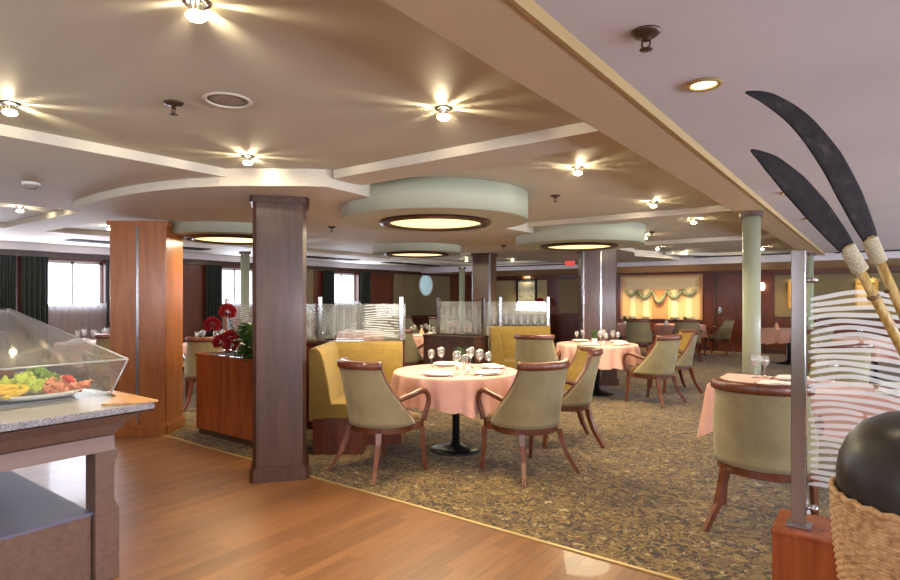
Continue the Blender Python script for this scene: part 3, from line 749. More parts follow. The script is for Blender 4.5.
for i, (x, y, w_) in enumerate(TB):
    lab = 'black pedestal table under the cloth of ' + w_
    if tsrc is None: tsrc = round_table_src(lab); tsrc['group'] = 'round pedestal tables'; tsrc.location = (x, y, FZ)
    else: dup(tsrc, (x, y, FZ), 0, lab)
    c = round_cloth(i + 3).build('tablecloth', M['cloth'], loc=(x, y, FZ)); c.rotation_euler = (0, 0, R(20 + 31 * i))
    tag(c, 'salmon pink tablecloth on ' + w_, 'tablecloth', 'pink round tablecloths')
# rectangular table behind the chrome post
t = thing('dining_table', 'rectangular table under the pink cloth behind the chrome post', 'table', (-.30, 5.35, FZ))
MB().box(-.78, .78, -.38, .38, .715, .745).build('tabletop', M['mahogany'], t)
for sx in (-.45, .45):
    MB().lathe([(.035, .03), (.035, .715)], 16, (sx, 0, 0)).build('post', M['black'], t)
    MB().lathe([(.2, 0), (.2, .012), (.12, .03), (.04, .06)], 28, (sx, 0, 0)).build('foot', M['black'], t)
def rect_cloth(hx, hy, drop):
    per = []; n = 40
    def side(a, b, m): return [(a[0] + (b[0] - a[0]) * k / m, a[1] + (b[1] - a[1]) * k / m) for k in range(m)]
    cs = [(-hx, -hy), (hx, -hy), (hx, hy), (-hx, hy)]
    for i in range(4): per += side(cs[i], cs[(i + 1) % 4], 44 if i % 2 == 0 else 24)
    N = len(per); rows = []
    for k_, z in ((.3, 0), (.7, 0), (.985, 0), (1.0, -.004), (1.006, -.014)): rows.append([(x * k_, y * k_, z) for x, y in per])
    for j in range(1, 9):
        q = j / 8; row = []
        for i, (x, y) in enumerate(per):
            cn = min(math.hypot(abs(x) - hx, abs(y) - hy) / .22, 1); co = (1 - cn) ** 2
            a = math.atan2(y, x); f = math.sin(i * .62) * .5 + math.sin(i * .35 + 1) * .5
            off = q * (.012 + .014 * f * (1 - co)) + co * q * .05
            nx = (1 if x > 0 else -1) if abs(x) > hx - 1e-4 else 0; ny = (1 if y > 0 else -1) if abs(y) > hy - 1e-4 else 0
            if co > .05: nx = nx or (.6 if x > 0 else -.6) * co; ny = ny or (.6 if y > 0 else -.6) * co
            row.append((x * 1.006 + nx * off, y * 1.006 + ny * off, -.014 - (drop + .12 * co) * q))
        rows.append(row)
    vs = [p for r_ in rows for p in r_]
    fs = [(j * N + k, j * N + (k + 1) % N, (j + 1) * N + (k + 1) % N, (j + 1) * N + k) for j in range(len(rows) - 1) for k in range(N)] + [tuple(range(N))[::-1]]
    return MB().add(vs, fs, True)
c = rect_cloth(.79, .39, .30).build('tablecloth', M['cloth'], loc=(-.30, 5.35, .7505 + FZ))
tag(c, 'pink tablecloth of the rectangular table behind the chrome post', 'tablecloth')

# ------------------------------------------------------------------ table ware
ZT_ = .7515 + FZ
def make_glass():
    t = MB().lathe([(.004, .003), (.032, .0), (.034, .002), (.006, .006), (.0035, .012), (.0035, .085), (.008, .095), (.026, .112), (.036, .135), (.037, .155), (.030, .192), (.0292, .192), (.036, .155), (.035, .136), (.025, .114), (.002, .098)], 20, caps=False).build('wine_glass', M['wine'])
    return tag(t, 'wine glass', 'wine glass')
gsrc = None
def glass(x, y, label, s=1.0, group='wine glasses on the tables'):
    global gsrc
    if gsrc is None: gsrc = make_glass(); gsrc.location = (x, y, ZT_); gsrc.scale = (s,) * 3; tag(gsrc, label, 'wine glass', group)
    else: dup(gsrc, (x, y, ZT_), 0, label, group=group, scale=s)
psrc = nsrc = ksrc = fsrc = csrc = None
def plate(x, y, label):
    global psrc
    if psrc is None:
        psrc = MB().lathe([(.02, .004), (.07, 0), (.082, .002), (.125, .014), (.126, .016), (.083, .007), (.07, .005), (.003, .005)], 36).build('dinner_plate', M['porcelain'], loc=(x, y, ZT_)); tag(psrc, label, 'plate', 'plates on the tables')
    else: dup(psrc, (x, y, ZT_), 0, label)
def napkin(x, y, a, label, z=.016):
    global nsrc
    if nsrc is None:
        b = MB()
        for k in range(3):
            h0 = .001 + k * .006
            b.grid(lambda u, v, k=k, h0=h0: ((u - .5) * (.25 - .012 * k), (v - .5) * (.15 - .01 * k), h0 + .006 * (1 if 0.02 < u < .98 and .04 < v < .96 else 0) + .0022 * math.sin(9 * u + 3 * v + k)), 18, 12)
        b.box(-.125, .125, -.075, .075, 0, .004)
        nsrc = b.build('folded_napkin', M['napkin'], loc=(x, y, ZT_ + z)); nsrc.rotation_euler = (0, 0, a); tag(nsrc, label, 'napkin', 'white folded napkins')
    else: dup(nsrc, (x, y, ZT_ + z), a, label)
def knife(x, y, a, label):
    global ksrc
    if ksrc is None:
        ksrc = thing('table_knife', label, 'knife', (x, y, ZT_), a, 'table knives')
        MB().tube([(0, -.10, .004), (0, -.02, .004)], .005, 8).build('handle', M['steel'], ksrc)
        MB().prism([(-.004, -.02), (.006, -.02), (.008, .07), (.003, .105), (-.003, .09)], .003, .0045).build('knife_blade', M['steel'], ksrc)
    else: dup(ksrc, (x, y, ZT_), a, label)
def fork(x, y, a, label):
    global fsrc
    if fsrc is None:
        fsrc = thing('table_fork', label, 'fork', (x, y, ZT_), a, 'table forks')
        MB().tube([(0, -.10, .003), (0, -.02, .004), (0, .035, .004)], [.005, .003, .003], 8).build('handle', M['steel'], fsrc)
        b = MB().box(-.011, .011, .033, .05, .003, .005)
        for k in range(4): b.box(-.011 + k * .0063, -.0085 + k * .0063, .05, .095, .003, .005)
        b.build('tines', M['steel'], fsrc)
    else: dup(fsrc, (x, y, ZT_), a, label)
SD = ['near-left', 'near-right', 'far-right', 'far-left']
def setting(cx, cy, ang, side, where, rr=.40, detail=True):
    # ang: direction of the diner from the table centre
    ux, uy = math.cos(ang), math.sin(ang); vx, vy = -uy, ux; rz = ang - PI / 2 + PI
    px, py = cx + ux * rr, cy + uy * rr
    plate(px, py, 'white plate at the %s setting of %s' % (side, where))
    napkin(px, py, rz, 'white folded napkin on the %s plate of %s' % (side, where))
    glass(cx + ux * (rr - .19) + vx * .10, cy + uy * (rr - .19) + vy * .10, 'larger wine glass at the %s setting of %s' % (side, where), 1.05)
    glass(cx + ux * (rr - .16) + vx * .19, cy + uy * (rr - .16) + vy * .19, 'smaller wine glass at the %s setting of %s' % (side, where), .92)
    if detail:
        knife(px + vx * .155, py + vy * .155, rz, 'knife beside the %s plate of %s' % (side, where))
        fork(px - vx * .155, py - vy * .155, rz, 'fork beside the %s plate of %s' % (side, where))
for k, a in enumerate((-78, -8, 62, 140)): setting(-3.20, 4.42, R(a), ('near', 'right-hand', 'far', 'left-hand')[k], 'the front round table')
for k, a in enumerate((-82, -10, 60, 150)): setting(-3.35, 8.22, R(a), ('near', 'right-hand', 'far', 'left-hand')[k], 'the second round table', detail=k < 2)
for i in (4, 5, 6, 7, 10):
    for k, a in enumerate((-70, 20, 110, 200)): setting(TB[i][0], TB[i][1], R(a), ('near', 'right-hand', 'far', 'left-hand')[k], TB[i][2], detail=False)
# rectangular table: two settings on each long side
for k, (x, dy) in enumerate(((-.62, -1), (.12, -1), (-.55, 1), (.15, 1))):
    nm = ('near left', 'near right', 'far left', 'far right')[k]; y = 5.35 + dy * .22; w_ = 'the rectangular table'
    plate(x, y, 'white plate at the %s of %s' % (nm, w_)); napkin(x, y, 0 if k != 2 else R(12), 'white folded napkin on the %s plate of %s' % (nm, w_))
    if k == 0: gp = ((-.83, 5.55), (-.77, 5.62))
    else: gp = ((x + .2, y - dy * .12), (x + .28, y - dy * .06))
    glass(*gp[0], 'larger wine glass by the %s plate of %s' % (nm, w_), 1.05); glass(*gp[1], 'smaller wine glass by the %s plate of %s' % (nm, w_), .98)
    knife(x - .16 * dy, y, 0, 'knife by the %s plate of %s' % (nm, w_)); fork(x + .16 * dy, y, 0, 'fork by the %s plate of %s' % (nm, w_))
# cone napkins on the far tables
def cone(x, y, m, label):
    b = MB()
    b.grid(lambda u, v: ((.012 + .055 * (1 - v)) * math.cos(u * 2 * PI) * (1 + .12 * math.sin(6 * u * PI)), (.012 + .055 * (1 - v)) * math.sin(u * 2 * PI) * (1 + .12 * math.sin(6 * u * PI)), .15 * v), 20, 6, close_u=True)
    o = b.build('cone_napkin', m, loc=(x, y, ZT_)); tag(o, label, 'napkin')
cone(-5.45, 14.2, M['rednapkin'], 'red cone napkin on the left end of the far left mural table'); cone(-4.75, 14.25, M['rednapkin'], 'red cone napkin on the right of the far left mural table')
cone(-4.2, 14.75, M['napkin'], 'white cone napkin on the far right mural table'); cone(-3.7, 14.85, M['rednapkin'], 'red cone napkin on the far right mural table')
cone(-6.35, 7.75, M['peachnapkin'], 'peach cone napkin on the round table between the glass screens')
cone(-1.7, 14.0, M['peachnapkin'], 'peach cone napkin on the far table right of the green pole')
for k, (x, y) in enumerate(((-5.1, 14.15), (-4.9, 14.4), (-3.95, 14.9), (-3.6, 15.0), (-1.4, 14.0), (-.2, 11.4), (.2, 11.45))):
    glass(x, y, ('wine glass left of centre on the far left mural table', 'wine glass right of centre on the far left mural table', 'wine glass left on the far right mural table', 'wine glass right on the far right mural table', 'wine glass on the far table right of the green pole',
                 'left wine glass on the distant table behind the etched glass', 'right wine glass on the distant table behind the etched glass')[k])
# small grass pots
def grass_pot(x, y, label):
    t = thing('grass_pot', label, 'plant', (x, y, ZT_))
    MB().lathe([(.032, 0), (.036, .002), (.043, .07), (.040, .07), (.034, .055), (.003, .053)], 24).build('pot', M['porcelain'], t)
    b = MB()
    for k in range(170):
        a = rnd.random() * 6.28; r0 = .03 * rnd.random() ** .5; h = .10 + .075 * rnd.random(); ln = .055 * rnd.random(); w = .0036
        x0, y0 = r0 * math.cos(a), r0 * math.sin(a); x1, y1 = x0 + ln * math.cos(a), y0 + ln * math.sin(a)
        px, py = -math.sin(a) * w, math.cos(a) * w
        b.add([(x0 - px, y0 - py, .05), (x0 + px, y0 + py, .05), ((x0 + x1) / 2 + px - .2 * (x1 - x0), (y0 + y1) / 2 + py, .05 + h * .6), ((x0 + x1) / 2 - px - .2 * (x1 - x0), (y0 + y1) / 2 - py, .05 + h * .6), (x1, y1, .05 + h)], [(0, 1, 2, 3), (3, 2, 4)])
    b.build('grass', M['leafdark'], t)
grass_pot(-3.22, 4.50, 'small pot of green grass in the middle of the front round table')
grass_pot(-3.40, 8.25, 'small pot of green grass in the middle of the second round table')
grass_pot(-3.85, 15.15, 'small green plant on the far right mural table')
grass_pot(-5.2, 14.6, 'small green plant on the far left mural table')
grass_pot(-6.45, 8.15, 'small pot of grass on the round table between the glass screens')
# candle cup on the rectangular and the front table
for k, (x, y, w_) in enumerate(((-3.02, 4.36, 'the front round table'), (-3.2, 8.1, 'the second round table'), (.25, 5.38, 'the rectangular table'))):
    t = thing('salt_shaker', 'small white shaker in the middle of ' + w_, 'shaker', (x, y, ZT_))
    MB().lathe([(.018, 0), (.022, .006), (.019, .04), (.013, .055)], 18).build('body', M['porcelain'], t)
    MB().lathe([(.0135, .055), (.014, .062), (.004, .069)], 18).build('cap', M['steel'], t)

# ------------------------------------------------------------------ planters, sofas and etched glass screens
def etched(kind, w, z0, z1, seed=1):
    r2 = random.Random(seed); b = MB(); yy = -.0065
    if kind == 'wave':                  # closely set wavy bars
        n = int((z1 - z0) / .026)
        for i in range(n):
            z = z0 + .012 + i * .026; segs = []; x = .01
            while x < w - .03:
                L = min(w - .01 - x, .18 + .35 * r2.random()); segs.append((x, x + L)); x += L + .02
            for a, c in segs:
                k = max(3, int((c - a) / .03)); vs = []
                for j in range(k + 1):
                    q = a + (c - a) * j / k; zz = z + .012 * math.sin(q * 9 + 1.3 * math.sin(i * .5)); h = .0055 * (1 if 0 < j < k else .3)
                    vs += [(q, yy, zz - h), (q, yy, zz + h)]
                b.add(vs, [(2 * j, 2 * j + 2, 2 * j + 3, 2 * j + 1) for j in range(k)])
    else:                               # upright plumes of slanting strokes
        x = .02
        while x < w - .06:
            cw = .12 + .06 * r2.random(); h1 = z0 + (z1 - z0) * (.75 + .22 * r2.random()); n = int((h1 - z0) / .022)
            for i in range(n):
                z = z0 + .01 + i * .022
                for s in (-1, 1):
                    cx = x + cw / 2; L = cw * .46 * math.sin(PI * (.12 + .86 * i / n))
                    if cx + s * L < .01 or cx + s * L > w - .01: continue
                    b.add([(cx, yy, z), (cx, yy, z + .009), (cx + s * L, yy, z + .034), (cx + s * L, yy, z + .030)], [(0, 1, 2, 3)])
            b.add([(x + cw / 2 - .003, yy, z0), (x + cw / 2 + .003, yy, z0), (x + cw / 2 + .002, yy, h1), (x + cw / 2 - .002, yy, h1)], [(0, 1, 2, 3)])
            x += cw * .8
    return b
def screen(label, p0, p1, z0, z1, zt, kind, posts, seed=1, soft=True):
    L = math.hypot(p1[0] - p0[0], p1[1] - p0[1]); a = math.atan2(p1[1] - p0[1], p1[0] - p0[0])
    t = thing('glass_screen', label, 'glass screen', (p0[0], p0[1], z0), a)
    MB().box(0, L, -.005, .005, .02, z1 - z0).build('glass_pane', M['glass_misty'], t)
    kinds = kind if isinstance(kind, list) else [(kind, 0, L)]
    for q, (kk, a0, a1) in enumerate(kinds):
        etched(kk, a1 - a0, .03, z1 - z0 - .005, seed + q).xform(Matrix.Translation((a0, 0, 0))).build('etched_pattern', M['etch'] if kk == 'wave' else M['etch_soft'], t)
    for x in posts:
        po = MB().box(x - .02, x + .02, -.045, -.008, 0, zt - z0).build('post', M['chrome'], t)
        MB().box(x - .035, x + .035, -.06, .03, 0, .012).build('foot_plate', M['chrome'], po)
        for z in (.08, z1 - z0 - .06): MB().tube([(x - .03, -.02, z), (x + .03, -.02, z)], .013, 10).build('clamp', M['steel'], po)
    return t
def planter(label, x0, x1, y0, y1, h, m):
    t = thing('wooden_planter', label, 'planter', ((x0 + x1) / 2, (y0 + y1) / 2, FZ)); a, b = (x1 - x0) / 2, (y1 - y0) / 2
    MB().box(-a + .01, a - .01, -b + .01, b - .01, .06, h - .03).build('body', m, t, bevel=.004)
    MB().box(-a + .03, a - .03, -b + .03, b - .03, 0, .06).build('plinth', M['mahogany_dark'], t)
    f = MB(); f.box(-a, a, -b, -b + .05, h - .03, h); f.box(-a, a, b - .05, b, h - .03, h); f.box(-a, -a + .05, -b + .05, b - .05, h - .03, h); f.box(a - .05, a, -b + .05, b - .05, h - .03, h)
    f.build('rim', m, t, bevel=.004)
    MB().box(-a + .05, a - .05, -b + .05, b - .05, h - .03, h - .012).build('soil', mat('dark_soil', (44, 34, 26), .95), t)
    return t
def sofa(label, pts, hback=.98):
    t = thing('corner_sofa', label, 'sofa', (pts[1][0], pts[1][1], FZ)); P = [(x - pts[1][0], y - pts[1][1]) for x, y in pts]
    MB().sweep([(-.02, 0), (.44, 0), (.44, .33), (-.02, .33)], P).build('base', M['mahogany'], t)
    MB().sweep([(.10, .33), (.46, .33), (.48, .36), (.48, .42), (.46, .455), (.42, .47), (.10, .47)], P, False).build('seat_cushion', M['sofa'], t, bevel=.012)
    MB().sweep([(-.06, .30), (.10, .33), (.15, .47), (.115, .70), (.07, .90), (.05, hback - .03), (.01, hback), (-.04, hback - .005), (-.06, hback - .04)], P, False).build('backrest', M['sofa'], t, bevel=.012)
    return t
def ledge(label, p0, p1, h):
    L = math.hypot(p1[0] - p0[0], p1[1] - p0[1]); a = math.atan2(p1[1] - p0[1], p1[0] - p0[0])
    t = thing('low_partition', label, 'partition', (p0[0], p0[1], FZ), a)
    MB().box(0, L, -.03, .04, 0, h - .03).build('panel', M['mahogany'], t)
    MB().box(-.01, L + .01, -.055, .05, h - .03, h).build('ledge_cap', M['mahogany_dark'], t, bevel=.004)
planter('orange-brown wooden planter box holding the red flowers', -5.82, -4.50, 3.30, 3.72, .85, M['orange'])
screen('etched glass screen with white wavy bars behind the red flowers', (-5.78, 3.66), (-4.6, 3.66), .855, 1.38, 1.44, 'wave', (.04, 1.08), 3)
ledge('low dark partition behind the front gold sofa', (-5.10, 4.12), (-4.18, 4.80), .965)
screen('etched glass screen with plumes and waves above the front gold sofa', (-5.10, 4.13), (-4.17, 4.81), .97, 1.375, 1.45, [('plume', 0, .66), ('wave', .68, 1.12)], (.22, 1.11), 5)
sofa('gold velvet corner sofa behind the front round table', [(-4.13, 3.50), (-4.60, 4.13), (-4.03, 4.60)])
planter('dark wooden planter box between the two sofas, seen over the front table', -5.80, -4.80, 7.10, 7.50, .85, M['mahogany_dark'])
screen('etched glass screen with plumes on the second planter', (-5.70, 7.36), (-4.72, 7.36), .855, 1.38, 1.44, 'plume', (.04, .90), 7)
ledge('low dark partition behind the second gold sofa', (-5.12, 7.96), (-4.33, 8.61), .965)
screen('etched glass screen above the second gold sofa', (-5.12, 7.97), (-4.33, 8.62), .97, 1.375, 1.45, 'plume', (.2, .99), 9)
sofa('gold velvet corner sofa behind the second round table', [(-4.66, 7.44), (-5.02, 7.88), (-4.27, 8.50)])

# flowers and leaves in the first planter
def flower(x, y, z0, hx, hy, hz, r, m, label, name='red_carnation'):
    t = thing(name, label, 'flower', (x, y, z0), 0)
    MB().tube([(0, 0, 0), ((hx - x) * .3, (hy - y) * .3, (hz - z0) * .5), (hx - x, hy - y, hz - z0 - r * .5)], .005, 6).build('stem', M['leafdark'], t)
    b = MB(); r2 = random.Random(int(hx * 1000)); nP = 90
    for i in range(nP):
        zz = 1 - 1.7 * (i + .5) / nP; rr = math.sqrt(max(0, 1 - zz * zz)); ph = i * 2.39996
        n_ = Vector((rr * math.cos(ph), rr * math.sin(ph), zz)); u = n_.orthogonal().normalized(); w = n_.cross(u)
        tw = r2.random() * 6.28; u, w = u * math.cos(tw) + w * math.sin(tw), w * math.cos(tw) - u * math.sin(tw)
        s_ = r * .42; c = n_ * r * .5
        tip = n_ * r * (.92 + .18 * r2.random())
        vs = [c - u * s_ * .2, c + u * s_ * .2, tip + u * s_ * .6 + w * s_ * .2, tip + n_ * s_ * .18 + u * s_ * .2 - w * s_ * .1, tip - u * s_ * .25 + w * s_ * .15, tip - u * s_ * .6 - w * s_ * .15]
        b.add([tuple(v + Vector((hx - x, hy - y, hz - z0))) for v in vs], [(0, 1, 2, 3), (0, 3, 4, 5)])
    b.build('bloom', m, t)
ZP = .845
for k, (hx, hy, hz, m, lab) in enumerate(((-5.32, 3.37, 1.30, 'redpetal', 'highest red carnation above the planter'), (-5.55, 3.34, 1.16, 'redpetal', 'leftmost red carnation above the planter'),
        (-5.42, 3.36, .985, 'redpetal', 'lower left red carnation resting by the planter rim'), (-5.24, 3.37, .965, 'redpetal', 'lower right red carnation beside the pale blossom'), (-5.34, 3.42, 1.03, 'redpetal', 'red carnation in the middle of the lower pair'),
        (-5.10, 3.38, .93, 'pinkpetal', 'small pale pink blossom beside the leaves'))):
    flower(-5.2 - .02 * k + (.12 if k > 3 else 0), 3.42, ZP, hx, hy, hz, .082 if k < 5 else .045, M[m], lab, 'red_carnation' if k < 5 else 'pink_blossom')
def leafy(x, y, z, h, w, n, label, m, L=.16, name='leafy_plant'):
    t = thing(name, label, 'plant', (x, y, z)); b = MB(); st = MB(); r2 = random.Random(n)
    for i in range(n):
        a = r2.random() * 6.28; q = r2.random(); r0 = w * math.sqrt(r2.random()); c = Vector((r0 * math.cos(a), r0 * math.sin(a), h * q * (1 - .4 * r0 / w)))
        if i % 9 == 0: st.tube([(0, 0, 0), (c.x * .5, c.y * .5, c.z * .6), tuple(c)], .003, 5)
        d = Vector((math.cos(a + r2.uniform(-.8, .8)), math.sin(a + r2.uniform(-.8, .8)), r2.uniform(-.1, .9))).normalized(); s = d.cross(Vector((0, 0, 1))).normalized(); up = s.cross(d)
        l = L * r2.uniform(.6, 1.1); wd = l * .2
        vs = [c, c + d * l * .35 + s * wd + up * .01, c + d * l * .75 + s * wd * .7, c + d * l - up * l * .12, c + d * l * .75 - s * wd * .7, c + d * l * .35 - s * wd + up * .01, c + d * l * .5 + up * -.008]
        b.add([tuple(v) for v in vs], [(0, 1, 6), (1, 2, 6), (2, 3, 6), (3, 4, 6), (4, 5, 6), (5, 0, 6)], True)
    st.build('stem', M['leafdark'], t); b.build('foliage', m, t)
leafy(-4.95, 3.46, ZP, .40, .11, 230, 'bushy green plant beside the red flowers, half hidden by the dark column', M['leaf'])
leafy(-4.66, 3.44, ZP, .34, .07, 90, 'green foliage at the right end of the flower planter', M['leaf'], .13)
leafy(-10.3, 16.25, .0, 1.85, .15, 220, 'tall green plant left of the white framed painting', M['leafdark'], .16, 'tall_plant')
# sideboard with red flowers below the painting
t = thing('sideboard', 'dark sideboard below the framed painting on the far wall', 'sideboard', (-9.0, 16.4, FZ))
MB().box(-.8, .8, -.22, .22, .06, .86).build('body', M['mahogany'], t); MB().box(-.84, .84, -.25, .25, .86, .90).build('top', M['mahogany_dark'], t, bevel=.005)
MB().box(-.76, .76, -.2, .2, 0, .06).build('plinth', M['black'], t)
for k in range(3):
    dd = MB().box(-.74 + k * .5, -.27 + k * .5, -.24, -.22, .12, .80).build('door', M['mahogany_dark'], t, bevel=.004)
    MB().tube([(-.5 + k * .5, -.255, .6), (-.5 + k * .5, -.255, .5)], .008, 6).build('door_handle', M['brass'], dd)
flower(-8.55, 16.3, .904, -8.5, 16.25, 1.28, .14, M['redpetal'], 'red flower on the far sideboard right of the painting')

# ------------------------------------------------------------------ salad bar
CX1, CY1 = -3.03, 1.50      # right front corner of the counter top (camera side is +X)
CX0, CY0 = -5.40, -1.60
W_, D_ = CX1 - CX0, CY1 - CY0
t = thing('salad_bar', 'wooden salad bar counter with grey granite edge and open shelf below', 'counter', (CX0, CY0, 0))
# counter top: granite slab with clipped corners and blond wood corner piece
MB().prism([(.06, 0), (W_ - .0, 0), (W_, .06), (W_, D_ - .10), (W_ - .0, D_ - .0), (.06, D_), (0, D_ - .06), (0, .06)], .865, .90).build('stone_top', M['granite'], t, bevel=.006)
MB().prism([(W_ - .30, D_ - .06), (W_ - .10, D_ - .22), (W_ + .012, D_ - .05), (W_ + .012, D_ + .012), (W_ - .50, D_ + .012), (W_ - .50, D_ - .03)], .901, .913).build('corner_board', M['edgewood'], t, bevel=.004)
# coved cornice: profile swept around
prof = [(0.0, .862), (-.02, .862), (-.05, .845), (-.10, .80), (-.135, .745), (-.15, .735), (-.15, .66), (-.19, .66), (-.19, .862)]
pr = [(-o, z) for o, z in prof]
# path clockwise so that 'right' points inwards
MB().sweep([(-o, z) for o, z in prof], [(.0, .0), (.0, D_), (W_, D_), (W_, .0)]).build('cornice', M['counterwood'], t)
MB().sweep([(.148, .66), (.148, .735), (.140, .738), (.140, .66)], [(.0, .0), (.0, D_), (W_, D_), (W_, .0)]).build('apron_band', mat('mauve_brown_band', (140, 118, 112), .4), t)
MB().box(.19, W_ - .19, .19, D_ - .19, .80, .862).build('sub_top', M['counterwood'], t)
legp = [(0, 0), (0, .27), (.02, .30), (.045, .33), (.05, .46), (.045, .60), (.02, .64), (.0, .66)]
for (lx, ly, sx, sy) in ((W_ - .125, D_ - .12, 1, 1), (.17, D_ - .17, -1, 1), (W_ - .17, .17, 1, -1), (W_ - .17, D_ * .42, 1, 1)):
    b = MB(); n = len(legp); vs = []
    for off, z in legp:
        z = z
    prof2 = [(0, 0), (0, .33), (.018, .355), (.03, .375), (.033, .60), (.02, .635), (0, .66)]
    prof2 = [(0.0, .0), (0.0, .36), (.016, .39), (.024, .41), (.024, .585), (.014, .62), (0.0, .66)]
    for s_, (o1, z) in [(k, p) for k in (0, 1) for p in [(a, c) for c, a in [(q[1], q[0]) for q in prof2]]]:
        pass
    y1 = ly; y0 = ly - sy * .115; x1 = lx; x0 = lx - sx * .12
    out_ = [(y1 - sy * o, z) for o, z in prof2] + [(y0, .66), (y0, 0)]
    m_ = len(out_); vs = [(x1, yy, zz) for yy, zz in out_] + [(x0, yy, zz) for yy, zz in out_]
    b.add(vs, [tuple(range(m_)), tuple(range(m_, 2 * m_))[::-1]] + [(i, (i + 1) % m_, m_ + (i + 1) % m_, m_ + i) for i in range(m_)])
    b.build('leg', M['counterwood'], t, bevel=.004)
MB().box(W_ - .19, W_ - .16, .17, D_ - .24, .02, .345).box(.2, W_ - .19, D_ - .27, D_ - .24, .02, .345).box(.2, .23, .17, D_ - .27, .02, .345).build('lower_panel', M['counterwood'], t, bevel=.003)
MB().box(.2, W_ - .155, .17, D_ - .235, .345, .36).build('shelf', M['shelfcloth'], t)
# acrylic sneeze guard
gx1, gx0, gy = CX1 - .40, CX0 + .10, CY1 - .05
t = thing('sneeze_guard', 'clear acrylic sneeze guard with sloping roof over the salads', 'sneeze guard', (gx1, gy, .902))
GW = gx1 - gx0; zf, zb_ = .20, .42; FX, FY = .055, .07; LY = D_ - .14; th_ = .008
def slab4(a, b_, c, d, n_, th=th_):
    n_ = Vector(n_).normalized() * th; q = [Vector(v) for v in (a, b_, c, d)]
    return MB().add([tuple(v) for v in q] + [tuple(v + n_) for v in q], [(0, 1, 2, 3), (7, 6, 5, 4), (0, 4, 5, 1), (1, 5, 6, 2), (2, 6, 7, 3), (3, 7, 4, 0)])
slab4((0, 0, 0), (0, -LY, 0), (FX, -LY, zf), (FX, FY, zf), (-1, 0, .2)).build('front_pane', M['guard'], t)
slab4((FX, FY, zf), (FX, -LY, zf), (-GW, -LY, zb_ + .04), (-GW, FY, zb_ + .04), (-.1, 0, -1)).build('roof_pane', M['guard'], t)
MB().add([(0, 0, 0), (FX, FY, zf), (-GW, FY, zb_ + .04), (-GW, 0, 0), (0, -th_, 0), (FX, FY - th_, zf), (-GW, FY - th_, zb_ + .04), (-GW, -th_, 0)], [(0, 1, 2, 3), (7, 6, 5, 4), (0, 4, 5, 1), (1, 5, 6, 2), (2, 6, 7, 3), (3, 7, 4, 0)]).build('end_pane', M['guard'], t)
slab4((-.86, -.02, .0), (-.60, -.55, .0), (-.66, -.50, .265), (-.86, -.02, .290), (-1, -.4, 0)).build('divider_pane', M['guard'], t)
e = MB()
for a, b_ in (((FX, FY, zf), (FX, -LY, zf)), ((FX, FY, zf), (-GW, FY, zb_ + .04)), ((0, 0, 0.003), (FX, FY, zf)), ((FX, FY - .01, zf - .004), (-GW * .45, FY - .01, zf - .004)), ((-.60, -.55, 0.003), (-.66, -.50, .265))): e.tube([a, b_], .005, 6)
e.build('polished_edge', M['guard_edge'], t)
# long white platter on an inset steel pan
t = thing('steel_food_pan', 'brushed steel inset pan rim under the white platters', 'pan', (CX1 - .46, CY1 - .20, .9015))
MB().box(-1.0, 0, -2.5, -.02, 0, .005).build('pan_floor', M['steeltop'], t)
def platter(lab, x, y, rx, ry, rz):
    t = MB(); N = 56
    prof = [(.02, .006), (.80, .006), (.90, .018), (1.0, .038), (1.02, .036), (.92, .008), (.82, 0), (.02, 0)]
    vs = []; fs = []
    for r, z in prof:
        for k in range(N):
            a = 2 * PI * k / N; c, s_ = math.cos(a), math.sin(a); q = (abs(c) ** 3.2 + abs(s_) ** 3.2) ** (-1 / 3.2); vs.append((rx * r * c * q, ry * r * s_ * q, z))
    for i in range(len(prof) - 1): fs += [(i * N + k, i * N + (k + 1) % N, (i + 1) * N + (k + 1) % N, (i + 1) * N + k) for k in range(N)]
    t.add(vs, fs, True); o = t.build('platter', M['porcelain'], loc=(x, y, .9075)); o.rotation_euler = (0, 0, rz); tag(o, lab, 'platter'); return o
platter('white platter of lettuce and pink ham nearest to the counter end', -3.98, 1.17, .52, .235, 0)
platter('white platter with yellow melon at the left edge of the photo', -3.98, .62, .50, .24, 0)
# salad pieces
def leafmesh(seed, r):
    r2 = random.Random(seed); b = MB(); N = 22; vs = [(0, 0, .2 * r)]; rows = 4
    for j in range(1, rows + 1):
        for k in range(N):
            a = 2 * PI * k / N; q = j / rows; rr = r * q * (1 + .12 * r2.uniform(-1, 1)); ruf = .42 * r * q ** 2 * math.sin(a * 6 + r2.uniform(-.5, .5)) * r2.uniform(.5, 1.1)
            vs.append((rr * math.cos(a), rr * math.sin(a) * .8, .25 * r * q + ruf))
    fs = [(0, 1 + k, 1 + (k + 1) % N) for k in range(N)]
    for j in range(rows - 1): fs += [(1 + j * N + k, 1 + j * N + (k + 1) % N, 1 + (j + 1) * N + (k + 1) % N, 1 + (j + 1) * N + k) for k in range(N)]
    return b.add(vs, fs, True)
r3 = random.Random(21)
lsrc = {}
def leaf(key, x, y, z, r, label):
    rot = (r3.uniform(-.7, .7), r3.uniform(-.7, .7), r3.uniform(0, 6.28))
    if key not in lsrc:
        o = leafmesh(len(lsrc) + 2, .05).build('lettuce_leaf', M[key], solid=.0025); lsrc[key] = o; o.location = (x, y, z); o.rotation_euler = rot; o.scale = (r / .05,) * 3; tag(o, label, 'lettuce', 'lettuce leaves on the platter')
    else: dup(lsrc[key], (x, y, z), label=label, group='lettuce leaves on the platter', scale=r / .05, rot=rot)
LZ = .94
for i in range(24):
    a = r3.random() * 6.28; q = r3.random() ** .5
    leaf('lettuce', -3.70 + .10 * q * math.cos(a), 1.13 + .09 * q * math.sin(a), LZ + .02 + .085 * (1 - q) * r3.random(), .042 * r3.uniform(.8, 1.25), 'ruffled pale yellow-green lettuce leaf in the front mound')
